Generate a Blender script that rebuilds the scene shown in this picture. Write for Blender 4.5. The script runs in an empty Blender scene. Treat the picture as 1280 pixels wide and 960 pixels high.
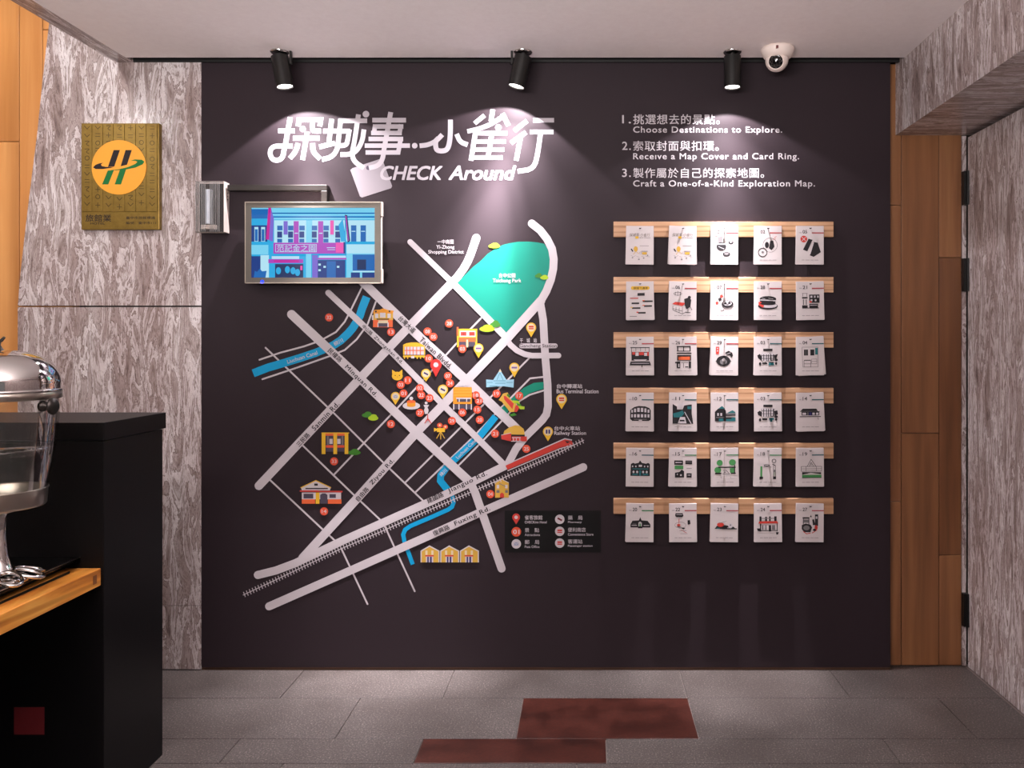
import bpy, bmesh, math, random
from mathutils import Vector, Matrix
from mathutils.geometry import tessellate_polygon
random.seed(7)
SC = bpy.context.scene
COL = SC.collection
F = 1009.0; CX, CY, EYE = 735.0, 428.0, 1.3; D = 3.2

# ------------------------------------------------------------ camera, world, lights, exposure
cam = bpy.data.objects.new('camera', bpy.data.cameras.new('camera'))
COL.objects.link(cam); SC.camera = cam
cam.location = (0, 0, EYE); cam.rotation_euler = (math.radians(90), 0, 0)
cam.data.sensor_width = 36; cam.data.lens = 36 * F / 1280
cam.data.shift_x = (640 - CX) / 1280; cam.data.shift_y = (CY - 480) / 1280
cam.data.clip_start = 0.05

w = bpy.data.worlds.new('world'); SC.world = w; w.use_nodes = True
w.node_tree.nodes['Background'].inputs[0].default_value = (1.0, 0.93, 0.92, 1)
w.node_tree.nodes['Background'].inputs[1].default_value = 0.20
vs = SC.view_settings
vs.view_transform = 'Standard'; vs.look = 'None'; vs.gamma = 1; vs.use_curve_mapping = False
vs.exposure = 0.0

def light(name, kind, loc, energy, col=(1, 1, 1), rot=(0, 0, 0), **k):
    l = bpy.data.lights.new(name, kind); l.energy = energy; l.color = col
    for a, v in k.items(): setattr(l, a, v)
    o = bpy.data.objects.new(name, l); o.location = loc; o.rotation_euler = rot
    COL.objects.link(o); return o
R = math.radians
# room lamps: downlights in the raised lobby ceiling on the left, an added, unseen fill light washing the ceiling, lobby lamps behind the camera
light('lobby_downlight', 'SPOT', (-2.15, 2.2, 2.98), 36, (1, .95, .935), (R(22), 0, 0), shadow_soft_size=.04, spot_size=R(150), spot_blend=.6)
light('lobby_downlight_small', 'SPOT', (-2.45, 1.9, 2.54), 38, (1, .95, .94), (R(12), 0, 0), shadow_soft_size=.035, spot_size=R(150), spot_blend=.8)
light('ceiling_fill_light', 'AREA', (-.7, -.3, 1.7), 200, (1, .925, .915), (R(157), 0, 0), shape='RECTANGLE', size=2.0, size_y=.4, spread=R(160))  # added fill aimed upward to brighten the ceiling
light('lobby_lamp', 'AREA', (-1.2, -.6, 2.3), 12, (1, .9, .88), (R(60), 0, R(-48)), shape='RECTANGLE', size=1.2, size_y=.6)

# ------------------------------------------------------------ materials
MATS = {}
def srgb(h):
    if isinstance(h, str):
        h = h.lstrip('#'); h = [int(h[i:i+2], 16) for i in (0, 2, 4)]
    return tuple(((c/255)/12.92 if c/255 <= .04045 else ((c/255+.055)/1.055)**2.4) for c in h) + (1,)
def mat(name, col, rough=.5, metal=0, spec=.5, emit=0, coat=0):
    if name in MATS: return MATS[name]
    m = bpy.data.materials.new(name); m.use_nodes = True; MATS[name] = m
    b = m.node_tree.nodes['Principled BSDF']
    b.inputs['Base Color'].default_value = srgb(col); b.inputs['Roughness'].default_value = rough
    b.inputs['Metallic'].default_value = metal; b.inputs['Specular IOR Level'].default_value = spec
    b.inputs['Coat Weight'].default_value = coat
    if emit:
        b.inputs['Emission Color'].default_value = srgb(col); b.inputs['Emission Strength'].default_value = emit
    return m
def nd(nt, t, **k):
    n = nt.nodes.new(t)
    for a, v in k.items():
        if a.startswith('i_'): n.inputs[a[2:].replace('_', ' ')].default_value = v
        else: setattr(n, a, v)
    return n
def ramp(nt, stops):
    r = nt.nodes.new('ShaderNodeValToRGB'); e = r.color_ramp.elements
    e[0].position, e[0].color = stops[0][0], srgb(stops[0][1])
    e[1].position, e[1].color = stops[-1][0], srgb(stops[-1][1])
    for p, c in stops[1:-1]:
        x = e.new(p); x.color = srgb(c)
    return r
def base(name, rough, spec=.5):
    m = bpy.data.materials.new(name); m.use_nodes = True; MATS[name] = m
    nt = m.node_tree; b = nt.nodes['Principled BSDF']
    b.inputs['Roughness'].default_value = rough; b.inputs['Specular IOR Level'].default_value = spec
    return m, nt, b
def coords(nt, scale, obj_random=0.0):
    g = nd(nt, 'ShaderNodeNewGeometry')
    mp = nd(nt, 'ShaderNodeMapping'); mp.inputs['Scale'].default_value = scale
    nt.links.new(g.outputs['Position'], mp.inputs['Vector'])
    if obj_random:
        oi = nd(nt, 'ShaderNodeObjectInfo'); mm = nd(nt, 'ShaderNodeMath', operation='MULTIPLY'); mm.inputs[1].default_value = obj_random
        nt.links.new(oi.outputs['Random'], mm.inputs[0]); nt.links.new(mm.outputs[0], mp.inputs['Location'])
    return mp
def stone(name, scale, tint=0):
    """travertine: wavy streaks running along one axis, paler blobs and thin brown veins"""
    m, nt, b = base(name, .22, .5); L = nt.links
    mp = coords(nt, scale)
    n1 = nd(nt, 'ShaderNodeTexNoise', i_Scale=1.0, i_Detail=6, i_Roughness=.62, i_Distortion=.9)
    n2 = nd(nt, 'ShaderNodeTexNoise', i_Scale=2.6, i_Detail=5, i_Roughness=.6, i_Distortion=1.6)
    n3 = nd(nt, 'ShaderNodeTexNoise', i_Scale=.45, i_Detail=2, i_Distortion=.5)
    for n in (n1, n2, n3): L.new(mp.outputs[0], n.inputs['Vector'])
    r1 = ramp(nt, [(.28, (104, 90, 86)), (.38, (146, 132, 129)), (.455, (176, 164, 162)), (.487, (128, 113, 109)), (.50, (214, 207, 208)), (.56, (196, 187, 187)), (.585, (140, 126, 122)), (.62, (176, 165, 163)), (.72, (214, 208, 209))])
    L.new(n1.outputs[0], r1.inputs[0])
    r2 = ramp(nt, [(.0, (255, 255, 255)), (.462, (255, 255, 255)), (.484, (158, 144, 138)), (.50, (255, 255, 255)), (.60, (255, 255, 255)), (.615, (176, 162, 156)), (.63, (255, 255, 255)), (1, (250, 250, 250))])
    L.new(n2.outputs[0], r2.inputs[0])
    mx = nd(nt, 'ShaderNodeMix', data_type='RGBA', blend_type='MULTIPLY'); mx.inputs[0].default_value = .85
    L.new(r1.outputs[0], mx.inputs[6]); L.new(r2.outputs[0], mx.inputs[7])
    r3 = ramp(nt, [(.35, (225, 216, 214)), (.65, (255, 255, 255))]); L.new(n3.outputs[0], r3.inputs[0])
    m2 = nd(nt, 'ShaderNodeMix', data_type='RGBA', blend_type='MULTIPLY'); m2.inputs[0].default_value = 1
    L.new(mx.outputs[2], m2.inputs[6]); L.new(r3.outputs[0], m2.inputs[7])
    L.new(m2.outputs[2], b.inputs['Base Color'])
    return m
def wood(name, c0, c1, c2, scale, rough=.4, rnd=9.0):
    m, nt, b = base(name, rough, .4); L = nt.links
    mp = coords(nt, scale, rnd)
    n1 = nd(nt, 'ShaderNodeTexNoise', i_Scale=1.0, i_Detail=5, i_Roughness=.55, i_Distortion=.35)
    wv = nd(nt, 'ShaderNodeTexWave', wave_type='RINGS', i_Scale=.35, i_Distortion=5.0, i_Detail=3, i_Detail_Scale=.8)
    L.new(mp.outputs[0], n1.inputs['Vector']); L.new(mp.outputs[0], wv.inputs['Vector'])
    r1 = ramp(nt, [(.3, c0), (.5, c1), (.7, c2)]); L.new(n1.outputs[0], r1.inputs[0])
    r2 = ramp(nt, [(0, (205, 195, 185)), (.4, (255, 255, 255)), (1, (255, 255, 255))]); L.new(wv.outputs[0], r2.inputs[0])
    mx = nd(nt, 'ShaderNodeMix', data_type='RGBA', blend_type='MULTIPLY'); mx.inputs[0].default_value = .8
    L.new(r1.outputs[0], mx.inputs[6]); L.new(r2.outputs[0], mx.inputs[7])
    oi = nd(nt, 'ShaderNodeObjectInfo'); r3 = ramp(nt, [(0, (232, 226, 220)), (1, (255, 255, 255))])
    L.new(oi.outputs['Random'], r3.inputs[0])
    m2 = nd(nt, 'ShaderNodeMix', data_type='RGBA', blend_type='MULTIPLY'); m2.inputs[0].default_value = 1
    L.new(mx.outputs[2], m2.inputs[6]); L.new(r3.outputs[0], m2.inputs[7])
    L.new(m2.outputs[2], b.inputs['Base Color'])
    return m
def speckle(name, stops, scale, rough, spec=.5, bump=.15, big=None):
    m, nt, b = base(name, rough, spec); L = nt.links
    mp = coords(nt, (1, 1, 1))
    n1 = nd(nt, 'ShaderNodeTexNoise', i_Scale=scale, i_Detail=3, i_Roughness=.7)
    L.new(mp.outputs[0], n1.inputs['Vector'])
    r1 = ramp(nt, stops); L.new(n1.outputs[0], r1.inputs[0]); out = r1.outputs[0]
    if big:
        n2 = nd(nt, 'ShaderNodeTexNoise', i_Scale=big[0], i_Detail=5, i_Roughness=.6); L.new(mp.outputs[0], n2.inputs['Vector'])
        r2 = ramp(nt, big[1]); L.new(n2.outputs[0], r2.inputs[0])
        mx = nd(nt, 'ShaderNodeMix', data_type='RGBA', blend_type='MULTIPLY'); mx.inputs[0].default_value = 1
        L.new(out, mx.inputs[6]); L.new(r2.outputs[0], mx.inputs[7]); out = mx.outputs[2]
    L.new(out, b.inputs['Base Color'])
    if bump:
        bp = nd(nt, 'ShaderNodeBump', i_Strength=bump, i_Distance=.001); L.new(n1.outputs[0], bp.inputs['Height']); L.new(bp.outputs[0], b.inputs['Normal'])
    return m
def thin_glass(name, tint=(1, 1, 1), gloss=.12, rough=.03, haze=0.0):
    m = bpy.data.materials.new(name); m.use_nodes = True; MATS[name] = m
    nt = m.node_tree; L = nt.links; nt.nodes.remove(nt.nodes['Principled BSDF']); out = nt.nodes['Material Output']
    tr = nd(nt, 'ShaderNodeBsdfTransparent'); tr.inputs[0].default_value = (*tint, 1)
    gl = nd(nt, 'ShaderNodeBsdfGlossy'); gl.inputs['Roughness'].default_value = rough
    lw = nd(nt, 'ShaderNodeLayerWeight'); lw.inputs[0].default_value = .35
    mu = nd(nt, 'ShaderNodeMath', operation='MULTIPLY_ADD'); mu.inputs[1].default_value = .45; mu.inputs[2].default_value = gloss * .5
    L.new(lw.outputs['Fresnel'], mu.inputs[0])
    mx = nd(nt, 'ShaderNodeMixShader'); L.new(mu.outputs[0], mx.inputs[0]); L.new(tr.outputs[0], mx.inputs[1]); L.new(gl.outputs[0], mx.inputs[2])
    last = mx.outputs[0]
    if haze:
        df = nd(nt, 'ShaderNodeBsdfDiffuse'); df.inputs[0].default_value = (.8, .8, .8, 1)
        m3 = nd(nt, 'ShaderNodeMixShader'); m3.inputs[0].default_value = haze; L.new(last, m3.inputs[1]); L.new(df.outputs[0], m3.inputs[2]); last = m3.outputs[0]
    L.new(last, out.inputs[0]); return m

M_STONE = stone('travertine_vertical', (20, 20, 3.9))
M_STONE_R = stone('travertine_side', (20, 26, 3.9))
M_STONE_X = stone('travertine_crosswise', (3.0, 26, 17))
M_STONE_Y = stone('travertine_lengthwise', (20, 2.6, 17))
M_OAK = wood('golden_pine', (186, 124, 64), (202, 140, 78), (214, 156, 94), (16, 16, .9))
M_OAK_R = wood('shaded_pine', (112, 74, 46), (134, 90, 58), (150, 106, 70), (18, 18, .9))  # same wood as the left planks, its dimmer light put into the colour
M_RAIL = wood('pale_beech', (176, 136, 102), (190, 150, 116), (202, 166, 132), (2.2, 30, 60), .5)
M_TRAYWOOD = wood('oiled_acacia', (176, 104, 42), (226, 152, 66), (240, 184, 96), (30, 3.5, 30), .3, 3)
M_TILE = speckle('granite_tile', [(.3, (40, 36, 35)), (.48, (74, 68, 66)), (.58, (86, 79, 77)), (.68, (150, 142, 136))], 170, .42, .5, .25, (2.5, [(.35, (205, 200, 198)), (.65, (255, 255, 255))]))
M_GROUT = mat('grout', (140, 130, 126), .8)
M_RUST = speckle('rust_tile', [(.3, (50, 24, 20)), (.6, (70, 34, 27)), (.75, (82, 46, 38))], 90, .3, .5, .1, (9, [(.35, (170, 160, 158)), (.5, (225, 220, 218)), (.68, (255, 255, 255))]))
M_CEIL = speckle('ceiling_paint', [(.3, (230, 221, 220)), (.7, (235, 227, 226))], 40, .7, .2, .03)
M_BLACK = mat('black_gap', (10, 9, 9), .6)
M_BOARD = speckle('dark_vinyl', [(.3, (39, 31, 35)), (.7, (43, 34, 39))], 300, .6, .16, .05)
M_LACQ = speckle('black_laminate', [(.3, (5, 4, 5)), (.7, (7, 6, 7))], 120, .45, .22, .02)
M_LAMP = mat('lamp_black', (26, 25, 24), .38, .3)
M_CHROME = mat('chrome', (215, 212, 210), .07, 1)
M_STEEL = mat('brushed_steel', (185, 178, 168), .28, 1)
M_GUN = mat('gunmetal', (62, 58, 56), .38, .85)
M_WHITEP = mat('white_plastic', (222, 208, 200), .4)
M_TVF = mat('champagne_frame', (88, 83, 76), .42, .5)
M_HINGE = mat('hinge_black', (14, 13, 13), .45, .3)
M_PEG = mat('peg_black', (22, 20, 20), .4, .4)
M_PAPER = mat('card_paper', (188, 180, 180), .75, 0, .2)
M_BRASS = speckle('brass', [(.3, (116, 92, 34)), (.7, (132, 106, 44))], 60, .36, .5, .05)
M_BRASS.node_tree.nodes['Principled BSDF'].inputs['Metallic'].default_value = .55
M_BRASSD = mat('brass_dark', (72, 56, 20), .4, .55)
M_GLASS = thin_glass('clear_glass', (.93, .93, .92), .14, .02)
M_WATER = thin_glass('water', (.85, .86, .84), .10, .01)
M_COVER = thin_glass('clear_cover', (.90, .89, .88), .06, .08, .03)
M_DARKIN = mat('dark_reflector', (52, 48, 46), .3, .7)
M_RIB = thin_glass('clear_rib', (.8, .79, .78), .3, .15, .30)
M_TRAYGL = mat('black_glass', (8, 8, 9), .08, 0, .6)

def pm(c, kind='p'):
    n = 'print_%02x%02x%02x' % tuple(c) if kind == 'p' else 'screen_%02x%02x%02x' % tuple(c)
    if kind == 'p': return mat(n, [q*.87 for q in c], .55, 0, .25)
    if n in MATS: return MATS[n]
    m = mat(n, c, .5, 0, .05, .92); m.node_tree.nodes['Principled BSDF'].inputs['Base Color'].default_value = (.01, .01, .01, 1)
    return m
CO = dict(K=(34, 31, 34), R=(205, 62, 52), T=(36, 112, 118), G=(74, 148, 84), Y=(232, 184, 46), W=(208, 201, 206), S=(120, 116, 118),
          O=(232, 104, 56), P=(208, 200, 205), D=(76, 68, 84), L=(170, 205, 40), g=(62, 130, 40), B=(150, 200, 222), N=(50, 46, 110),
          U=(0, 160, 212), V=(0, 138, 118), E=(30, 24, 26), o=(228, 150, 40), r=(224, 50, 44), s=(206, 200, 206), y=(214, 170, 66), k=(5, 4, 5), b=(226, 84, 52), t=(0, 138, 112), j=(222, 205, 170))

# ------------------------------------------------------------ helpers
def tag(o, label=None, cat=None, group=None, kind=None):
    for k_, v in (('label', label), ('category', cat), ('group', group), ('kind', kind)):
        if v: o[k_] = v
    return o
def thing(name, label, cat, loc=(0, 0, 0), rot=(0, 0, 0), group=None):
    o = bpy.data.objects.new(name, None); o.empty_display_size = .05
    o.location = loc; o.rotation_euler = rot; COL.objects.link(o)
    return tag(o, label, cat, group)
def wloc(o):
    v = Vector((0, 0, 0))
    while o: v += o.location; o = o.parent
    return v
class MB:
    def __init__(s): s.v = []; s.f = []; s.mi = []; s.sm = []
    def add(s, vs_, fs, mi=0, smooth=False):
        n = len(s.v); s.v += [Vector(q) for q in vs_]
        for f in fs: s.f.append([i + n for i in f]); s.mi.append(mi); s.sm.append(smooth)
        return s
    def box(s, a, b, mi=0):
        x0, y0, z0 = a; x1, y1, z1 = b
        return s.add([(x0,y0,z0),(x1,y0,z0),(x1,y1,z0),(x0,y1,z0),(x0,y0,z1),(x1,y0,z1),(x1,y1,z1),(x0,y1,z1)],
                     [(0,3,2,1),(4,5,6,7),(0,1,5,4),(1,2,6,5),(2,3,7,6),(3,0,4,7)], mi)
    def prism_y(s, poly, y0, y1, mi=0):      # poly in x,z
        n = len(poly)
        if sum(poly[i][0]*poly[(i+1)%n][1]-poly[(i+1)%n][0]*poly[i][1] for i in range(n)) < 0: poly = poly[::-1]
        vs_ = [(x, y0, z) for x, z in poly] + [(x, y1, z) for x, z in poly]
        tri = tessellate_polygon([[Vector((x, z, 0)) for x, z in poly]])
        fs = [tuple(t) for t in tri] + [tuple(i + n for i in reversed(t)) for t in tri]
        fs += [(i, (i+1) % n, (i+1) % n + n, i + n)[::-1] for i in range(n)]
        return s.add(vs_, fs, mi)
    def cyl(s, p0, p1, r0, r1=None, n=24, mi=0, caps=True, smooth=True):
        r1 = r0 if r1 is None else r1
        p0, p1 = Vector(p0), Vector(p1); ax = (p1 - p0).normalized()
        u = ax.orthogonal().normalized(); v = ax.cross(u)
        vs_ = [p + (u*math.cos(a) + v*math.sin(a))*r for p, r in ((p0, r0), (p1, r1)) for a in [2*math.pi*i/n for i in range(n)]]
        s.add(vs_, [(i, (i+1) % n, (i+1) % n + n, i + n) for i in range(n)], mi, smooth)
        if caps: s.add(vs_[:n], [tuple(range(n))[::-1]], mi); s.add(vs_[n:], [tuple(range(n))], mi)
        return s
    def lathe(s, prof, c=(0, 0, 0), n=48, mi=0, axis=None, smooth=True):
        c = Vector(c); ax = Vector(axis or (0, 0, 1)).normalized()
        u = Vector((1, 0, 0)) if axis is None else ax.orthogonal().normalized(); v = ax.cross(u)
        vs_ = [c + ax*z + (u*math.cos(2*math.pi*i/n) + v*math.sin(2*math.pi*i/n))*r for r, z in prof for i in range(n)]
        fs = [(j*n+i, j*n+(i+1) % n, (j+1)*n+(i+1) % n, (j+1)*n+i) for j in range(len(prof)-1) for i in range(n)]
        return s.add(vs_, fs, mi, smooth)
    def tube(s, pts, r, n=10, closed=False, mi=0):
        pts = [Vector(p) for p in pts]; m = len(pts); rs = r if isinstance(r, list) else [r]*m
        vs_ = []; u = None
        for i, p in enumerate(pts):
            a = pts[(i-1) % m] if (i > 0 or closed) else p; b = pts[(i+1) % m] if (i < m-1 or closed) else p
            t = (b - a).normalized()
            u = t.orthogonal().normalized() if u is None else (u - t*u.dot(t)).normalized()
            v = t.cross(u)
            vs_ += [p + (u*math.cos(2*math.pi*k/n) + v*math.sin(2*math.pi*k/n))*rs[i] for k in range(n)]
        fs = []
        for i in range(m if closed else m-1):
            j = (i+1) % m
            fs += [(i*n+k, i*n+(k+1) % n, j*n+(k+1) % n, j*n+k) for k in range(n)]
        s.add(vs_, fs, mi, True)
        if not closed: s.add(vs_[:n], [tuple(range(n))[::-1]], mi); s.add(vs_[-n:], [tuple(range(n))], mi)
        return s
    def build(s, name, mats, parent=None, bevel=0, local=False):
        me = bpy.data.meshes.new(name)
        off = Vector((0, 0, 0)) if (local or not parent) else wloc(parent)
        me.from_pydata([q - off for q in s.v], [], s.f)
        for m_ in (mats if isinstance(mats, (list, tuple)) else [mats]): me.materials.append(m_)
        me.polygons.foreach_set('material_index', s.mi); me.polygons.foreach_set('use_smooth', s.sm)
        me.validate(); me.update()
        o = bpy.data.objects.new(name, me); COL.objects.link(o)
        if parent: o.parent = parent
        if bevel:
            b = o.modifiers.new('bevel', 'BEVEL'); b.width = bevel; b.segments = 2; b.limit_method = 'ANGLE'; b.angle_limit = R(40)
        return o
def part(o, name, mats, a, b, parent, bevel=0): return MB().box(a, b).build(name, mats, parent, bevel)

TXT = {}
def glyphs(body, bold, shear, spacing):
    key = (body, bold, shear, spacing)
    if key in TXT: return TXT[key]
    cu = bpy.data.curves.new('t', 'FONT'); cu.body = body; cu.size = 1; cu.offset = bold; cu.shear = shear
    cu.space_character = spacing; cu.resolution_u = 3
    ob = bpy.data.objects.new('t', cu)
    COL.objects.link(ob); bpy.context.view_layer.update()
    me = bpy.data.meshes.new_from_object(ob.evaluated_get(bpy.context.evaluated_depsgraph_get()))
    vs_ = [(v.co.x, v.co.y) for v in me.vertices]; fs = [tuple(p.vertices) for p in me.polygons]
    bpy.data.objects.remove(ob); bpy.data.curves.remove(cu); bpy.data.meshes.remove(me)
    TXT[key] = (vs_, fs); return TXT[key]

class D2:
    """flat print on a plane: fn(x, y, lift) gives the point; y runs downward"""
    def __init__(s, fn, lift=0.0001, kind='p', step=1.2e-5): s.fn = fn; s.l = lift; s.mb = MB(); s.cols = []; s.kind = kind; s.step = step
    def _a(s, pts, fs, c):
        c = CO[c] if isinstance(c, str) else tuple(c)
        if c not in s.cols: s.cols.append(c)
        s.mb.add([s.fn(x, y, s.l) for x, y in pts], fs, s.cols.index(c)); s.l += s.step
    def poly(s, c, pts):
        tri = tessellate_polygon([[Vector((x, y, 0)) for x, y in pts]])
        s._a(pts, [tuple(t) for t in tri], c)
    def rect(s, c, x0, y0, x1, y1): s._a([(x0, y0), (x1, y0), (x1, y1), (x0, y1)], [(3, 2, 1, 0)], c)
    def ell(s, c, x, y, rx, ry=None, n=20):
        ry = ry or rx; s._a([(x + rx*math.cos(2*math.pi*i/n), y + ry*math.sin(2*math.pi*i/n)) for i in range(n)], [tuple(range(n))], c)
    def ring(s, c, x, y, rx, ry, wd, n=24):
        o = [(x + (rx+q)*math.cos(2*math.pi*i/n), y + (ry+q)*math.sin(2*math.pi*i/n)) for q in (-wd/2, wd/2) for i in range(n)]
        s._a(o, [(i, (i+1) % n, (i+1) % n + n, i+n) for i in range(n)], c)
    def line(s, c, wd, pts, cap=False, w2=None):
        m = len(pts); L_, Rr = [], []
        for i, p in enumerate(pts):
            a = pts[max(i-1, 0)]; b = pts[min(i+1, m-1)]
            def un(q): l = math.hypot(*q) or 1; return (q[0]/l, q[1]/l)
            d0 = un((p[0]-a[0], p[1]-a[1])) if i else None; d1 = un((b[0]-p[0], b[1]-p[1])) if i < m-1 else None
            d0 = d0 or d1; d1 = d1 or d0
            nn = un((-(d0[1]+d1[1]), d0[0]+d1[0])); k = nn[0]*-d0[1] + nn[1]*d0[0]; k = max(k, .5)
            ww = wd if w2 is None else wd + (w2-wd)*i/(m-1)
            h = ww/2/k
            L_.append((p[0]+nn[0]*h, p[1]+nn[1]*h)); Rr.append((p[0]-nn[0]*h, p[1]-nn[1]*h))
        s._a(L_+Rr, [(i, i+1, m+i+1, m+i) for i in range(m-1)], c)
        if cap:
            s.ell(c, *pts[0], wd/2); s.ell(c, *pts[-1], (w2 or wd)/2)
    def text(s, c, body, x0, y0, x1, y1, bold=.0, shear=0, spacing=1.0, ang=0):
        """fit the lettering's own box to x0..x1, y0..y1 (then turn by ang degrees about its centre)"""
        vs_, fs = glyphs(body, 0, shear, spacing)
        if not vs_: return
        a0 = min(v[0] for v in vs_); a1 = max(v[0] for v in vs_); b0 = min(v[1] for v in vs_); b1 = max(v[1] for v in vs_)
        cx, cy = (x0+x1)/2, (y0+y1)/2; ca, sa = math.cos(R(ang)), math.sin(R(ang)); out = []
        for x, y in vs_:
            u = x0 + (x-a0)/(a1-a0)*(x1-x0) - cx; v = y1 - (y-b0)/(b1-b0)*(y1-y0) - cy
            out.append((cx + u*ca - v*sa, cy + u*sa + v*ca))
        if not bold: s._a(out, fs, c); return
        q = bold*.6*(x1-x0)/(a1-a0); p = bold*.6*(y1-y0)/(b1-b0); st = s.step
        for dx_, dy_ in ((-q, -p), (q, -p), (-q, p), (q, p)):   # a bolder weight
            s.step = 3e-6; s._a([(x+dx_, y+dy_) for x, y in out], fs, c)
        s.step = st; s.l += st
    def dsl(s, txt, ox=0, oy=0, k=1.0):
        for cmd in txt.replace('\n', ';').split(';'):
            t = cmd.split()
            if not t: continue
            op, c = t[0], t[1]; a = [float(q) for q in t[2:]]
            if op == 'r': s.rect(c, ox+a[0]*k, oy+a[1]*k, ox+a[2]*k, oy+a[3]*k)
            elif op == 'e': s.ell(c, ox+a[0]*k, oy+a[1]*k, a[2]*k, a[3]*k, 16)
            elif op == 'o': s.ring(c, ox+a[0]*k, oy+a[1]*k, a[2]*k, a[3]*k, a[4]*k, 20)
            elif op == 'l': s.line(c, a[0]*k, [(ox+a[i]*k, oy+a[i+1]*k) for i in range(1, len(a), 2)])
            elif op == 'p': s.poly(c, [(ox+a[i]*k, oy+a[i+1]*k) for i in range(0, len(a), 2)])
        return s
    def build(s, name, parent, local=False):
        return s.mb.build(name, [pm(c, s.kind) for c in s.cols], parent, local=local)

def W(px, py, Y): return ((px-CX)*Y/F, Y, EYE-(py-CY)*Y/F)
def WX(px, Y=D): return (px-CX)*Y/F
def WZ(py, Y=D): return EYE-(py-CY)*Y/F
ZC = 2.41                                            # ceiling height

# ------------------------------------------------------------ the setting
fl = tag(MB().box((-3.3, -1.2, -.12), (1.62, 3.36, -.006)).build('floor', M_GROUT), kind='structure')
rowY = [3.262, 2.95, 2.648, 2.493, 2.19, 1.888, 1.733, 1.43, 1.128, .973, .67, .37, .215, -.1]
rowJ = {0: [-3.3, -2.62, -2.02, -1.126, -.530, .3625, .959, 1.514], 1: [-3.3, -2.33, -1.73, -.831, -.236, .364, 1.278, 1.514],
        2: [-3.3, -2.64, -2.04, -1.14, -.539, .058, .966, 1.514], 3: [-3.3, -2.13, -1.53, -.94, -.0345, .56, 1.16, 1.514]}
for r_ in range(len(rowY)-1):
    J = rowJ.get(r_) or [-3.3] + [x for x in (-3.0 + .25*((r_*3) % 5) + .6*(k + (k+1)//2*.5) for k in range(9)) if x < 1.3] + [1.514]
    for i in range(len(J)-1):
        rust = (r_, i) in ((1, 4), (2, 4), (7, 3))
        g = .0013
        MB().box((J[i]+g, rowY[r_+1]+g, -.006), (J[i+1]-g, rowY[r_]-g, random.uniform(-.0003, .0002))).build('floor_tile', M_RUST if rust else M_TILE, fl, .0006)
wb = tag(MB().box((-3.3, 3.262, 0), (1.6, 3.36, 3.1)).build('wall_back', mat('wall_substrate', (40, 30, 24), .8)), kind='structure')
xs = WX(251.5); xl = WX(22)
gp = .0014
def edge(z):                                         # the slanting left edge of the upper slab
    pts = [(383, 22), (340, 25.5), (300, 30), (240, 37), (170, 46), (100, 53), (30, 61), (-170, 84)]
    y = CY - (z-EYE)*F/D
    for (a, xa), (b, xb) in zip(pts, pts[1:]):
        if b <= y <= a: return WX(xa + (xb-xa)*(a-y)/(a-b))
    return WX(84)
zj1, zj2 = WZ(383), WZ(757)
MB().box((xl, D, .004), (xs, 3.262, zj2-gp*.6)).build('stone_panel', M_STONE, wb, .001)
MB().box((xl, D, zj2+gp*.6), (xs, 3.262, zj1-gp*2)).build('stone_panel', M_STONE, wb, .001)
zz = [zj1+gp*2 + (3.09-zj1)*i/12 for i in range(13)]
MB().prism_y([(xs, zz[0]), (xs, 3.09)] + [(edge(z), z) for z in reversed(zz)], D, 3.262).build('stone_panel', M_STONE, wb, .001)
Yw = 3.222
edges = [-270, -212, -150, -121, -92, -63, -34, -5, 24, 53, 92]
for i in range(len(edges)-1):
    cut = {7: [177], 8: [], 9: [37], 6: [420], 5: [-20, 610], 4: [250], 3: [90, 500]}.get(i, [300])
    ys = [CY+EYE*F/Yw] + sorted(cut, reverse=True) + [-130]
    for a, b in zip(ys, ys[1:]):
        MB().box((WX(edges[i], Yw)+.0012, Yw, WZ(a, Yw)+.0012), (WX(edges[i+1], Yw)-.0012, 3.262, min(WZ(b, Yw)-.0012, 3.09))).build('wood_plank', M_OAK, wb, .002)
Yr = 3.2395
for x0, x1, cut in ((1106, 1126.5, [256.5, 627]), (1126.5, 1173.5, [541.6]), (1173.5, 1202, [322, 694])):
    ys = [CY+EYE*F/Yr-1] + sorted(cut, reverse=True) + [80]
    for a, b in zip(ys, ys[1:]):
        MB().box((WX(x0, Yr)+.001, Yr, WZ(a, Yr)+.001), (WX(x1, Yr)-.001, 3.262, WZ(b, Yr)-.001)).build('wood_plank', M_OAK_R, wb, .0015)
MB().box((WX(1202.3, Yr), Yr-.004, .004), (1.516, 3.262, 2.128)).build('stone_edge_strip', M_STONE_R, wb)
wr = tag(MB().box((1.535, -.8, 0), (1.6, 3.225, 2.12)).build('wall_right', mat('wall_substrate', (40, 30, 24), .8)), kind='structure')
MB().box((1.516, 1.62, .006), (1.535, 3.222, 2.118)).build('stone_panel', M_STONE_R, wr, .001)
MB().box((1.516, -.8, .006), (1.535, 1.617, 2.118)).build('stone_panel', M_STONE_R, wr, .001)
for y0, y1 in ((214, 256), (323, 364), (742, 783)):
    h = MB(); z0, z1 = WZ(y1, 3.22), WZ(y0, 3.22)
    h.box((1.497, 3.214, z0), (1.5165, 3.2355, z1)); h.cyl((1.5125, 3.212, z0), (1.5125, 3.212, z1), .0045, n=12)
    tag(h.build('hinge', M_HINGE, wr), 'black hinge in the corner')
tag(MB().box((-3.3, -1.2, 0), (-3.24, 3.262, 3.1)).build('wall_left', mat('plaster', (150, 140, 132), .8)), kind='structure')
ce = MB().box((-1.802, -1.2, ZC), (1.24, 3.146, 2.6)).build('ceiling', M_CEIL)
tag(ce, kind='structure')
tag(MB().box((-3.3, -1.2, 3.1), (-1.86, 3.3, 3.16)).build('ceiling_raised', M_CEIL), kind='structure')
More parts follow.
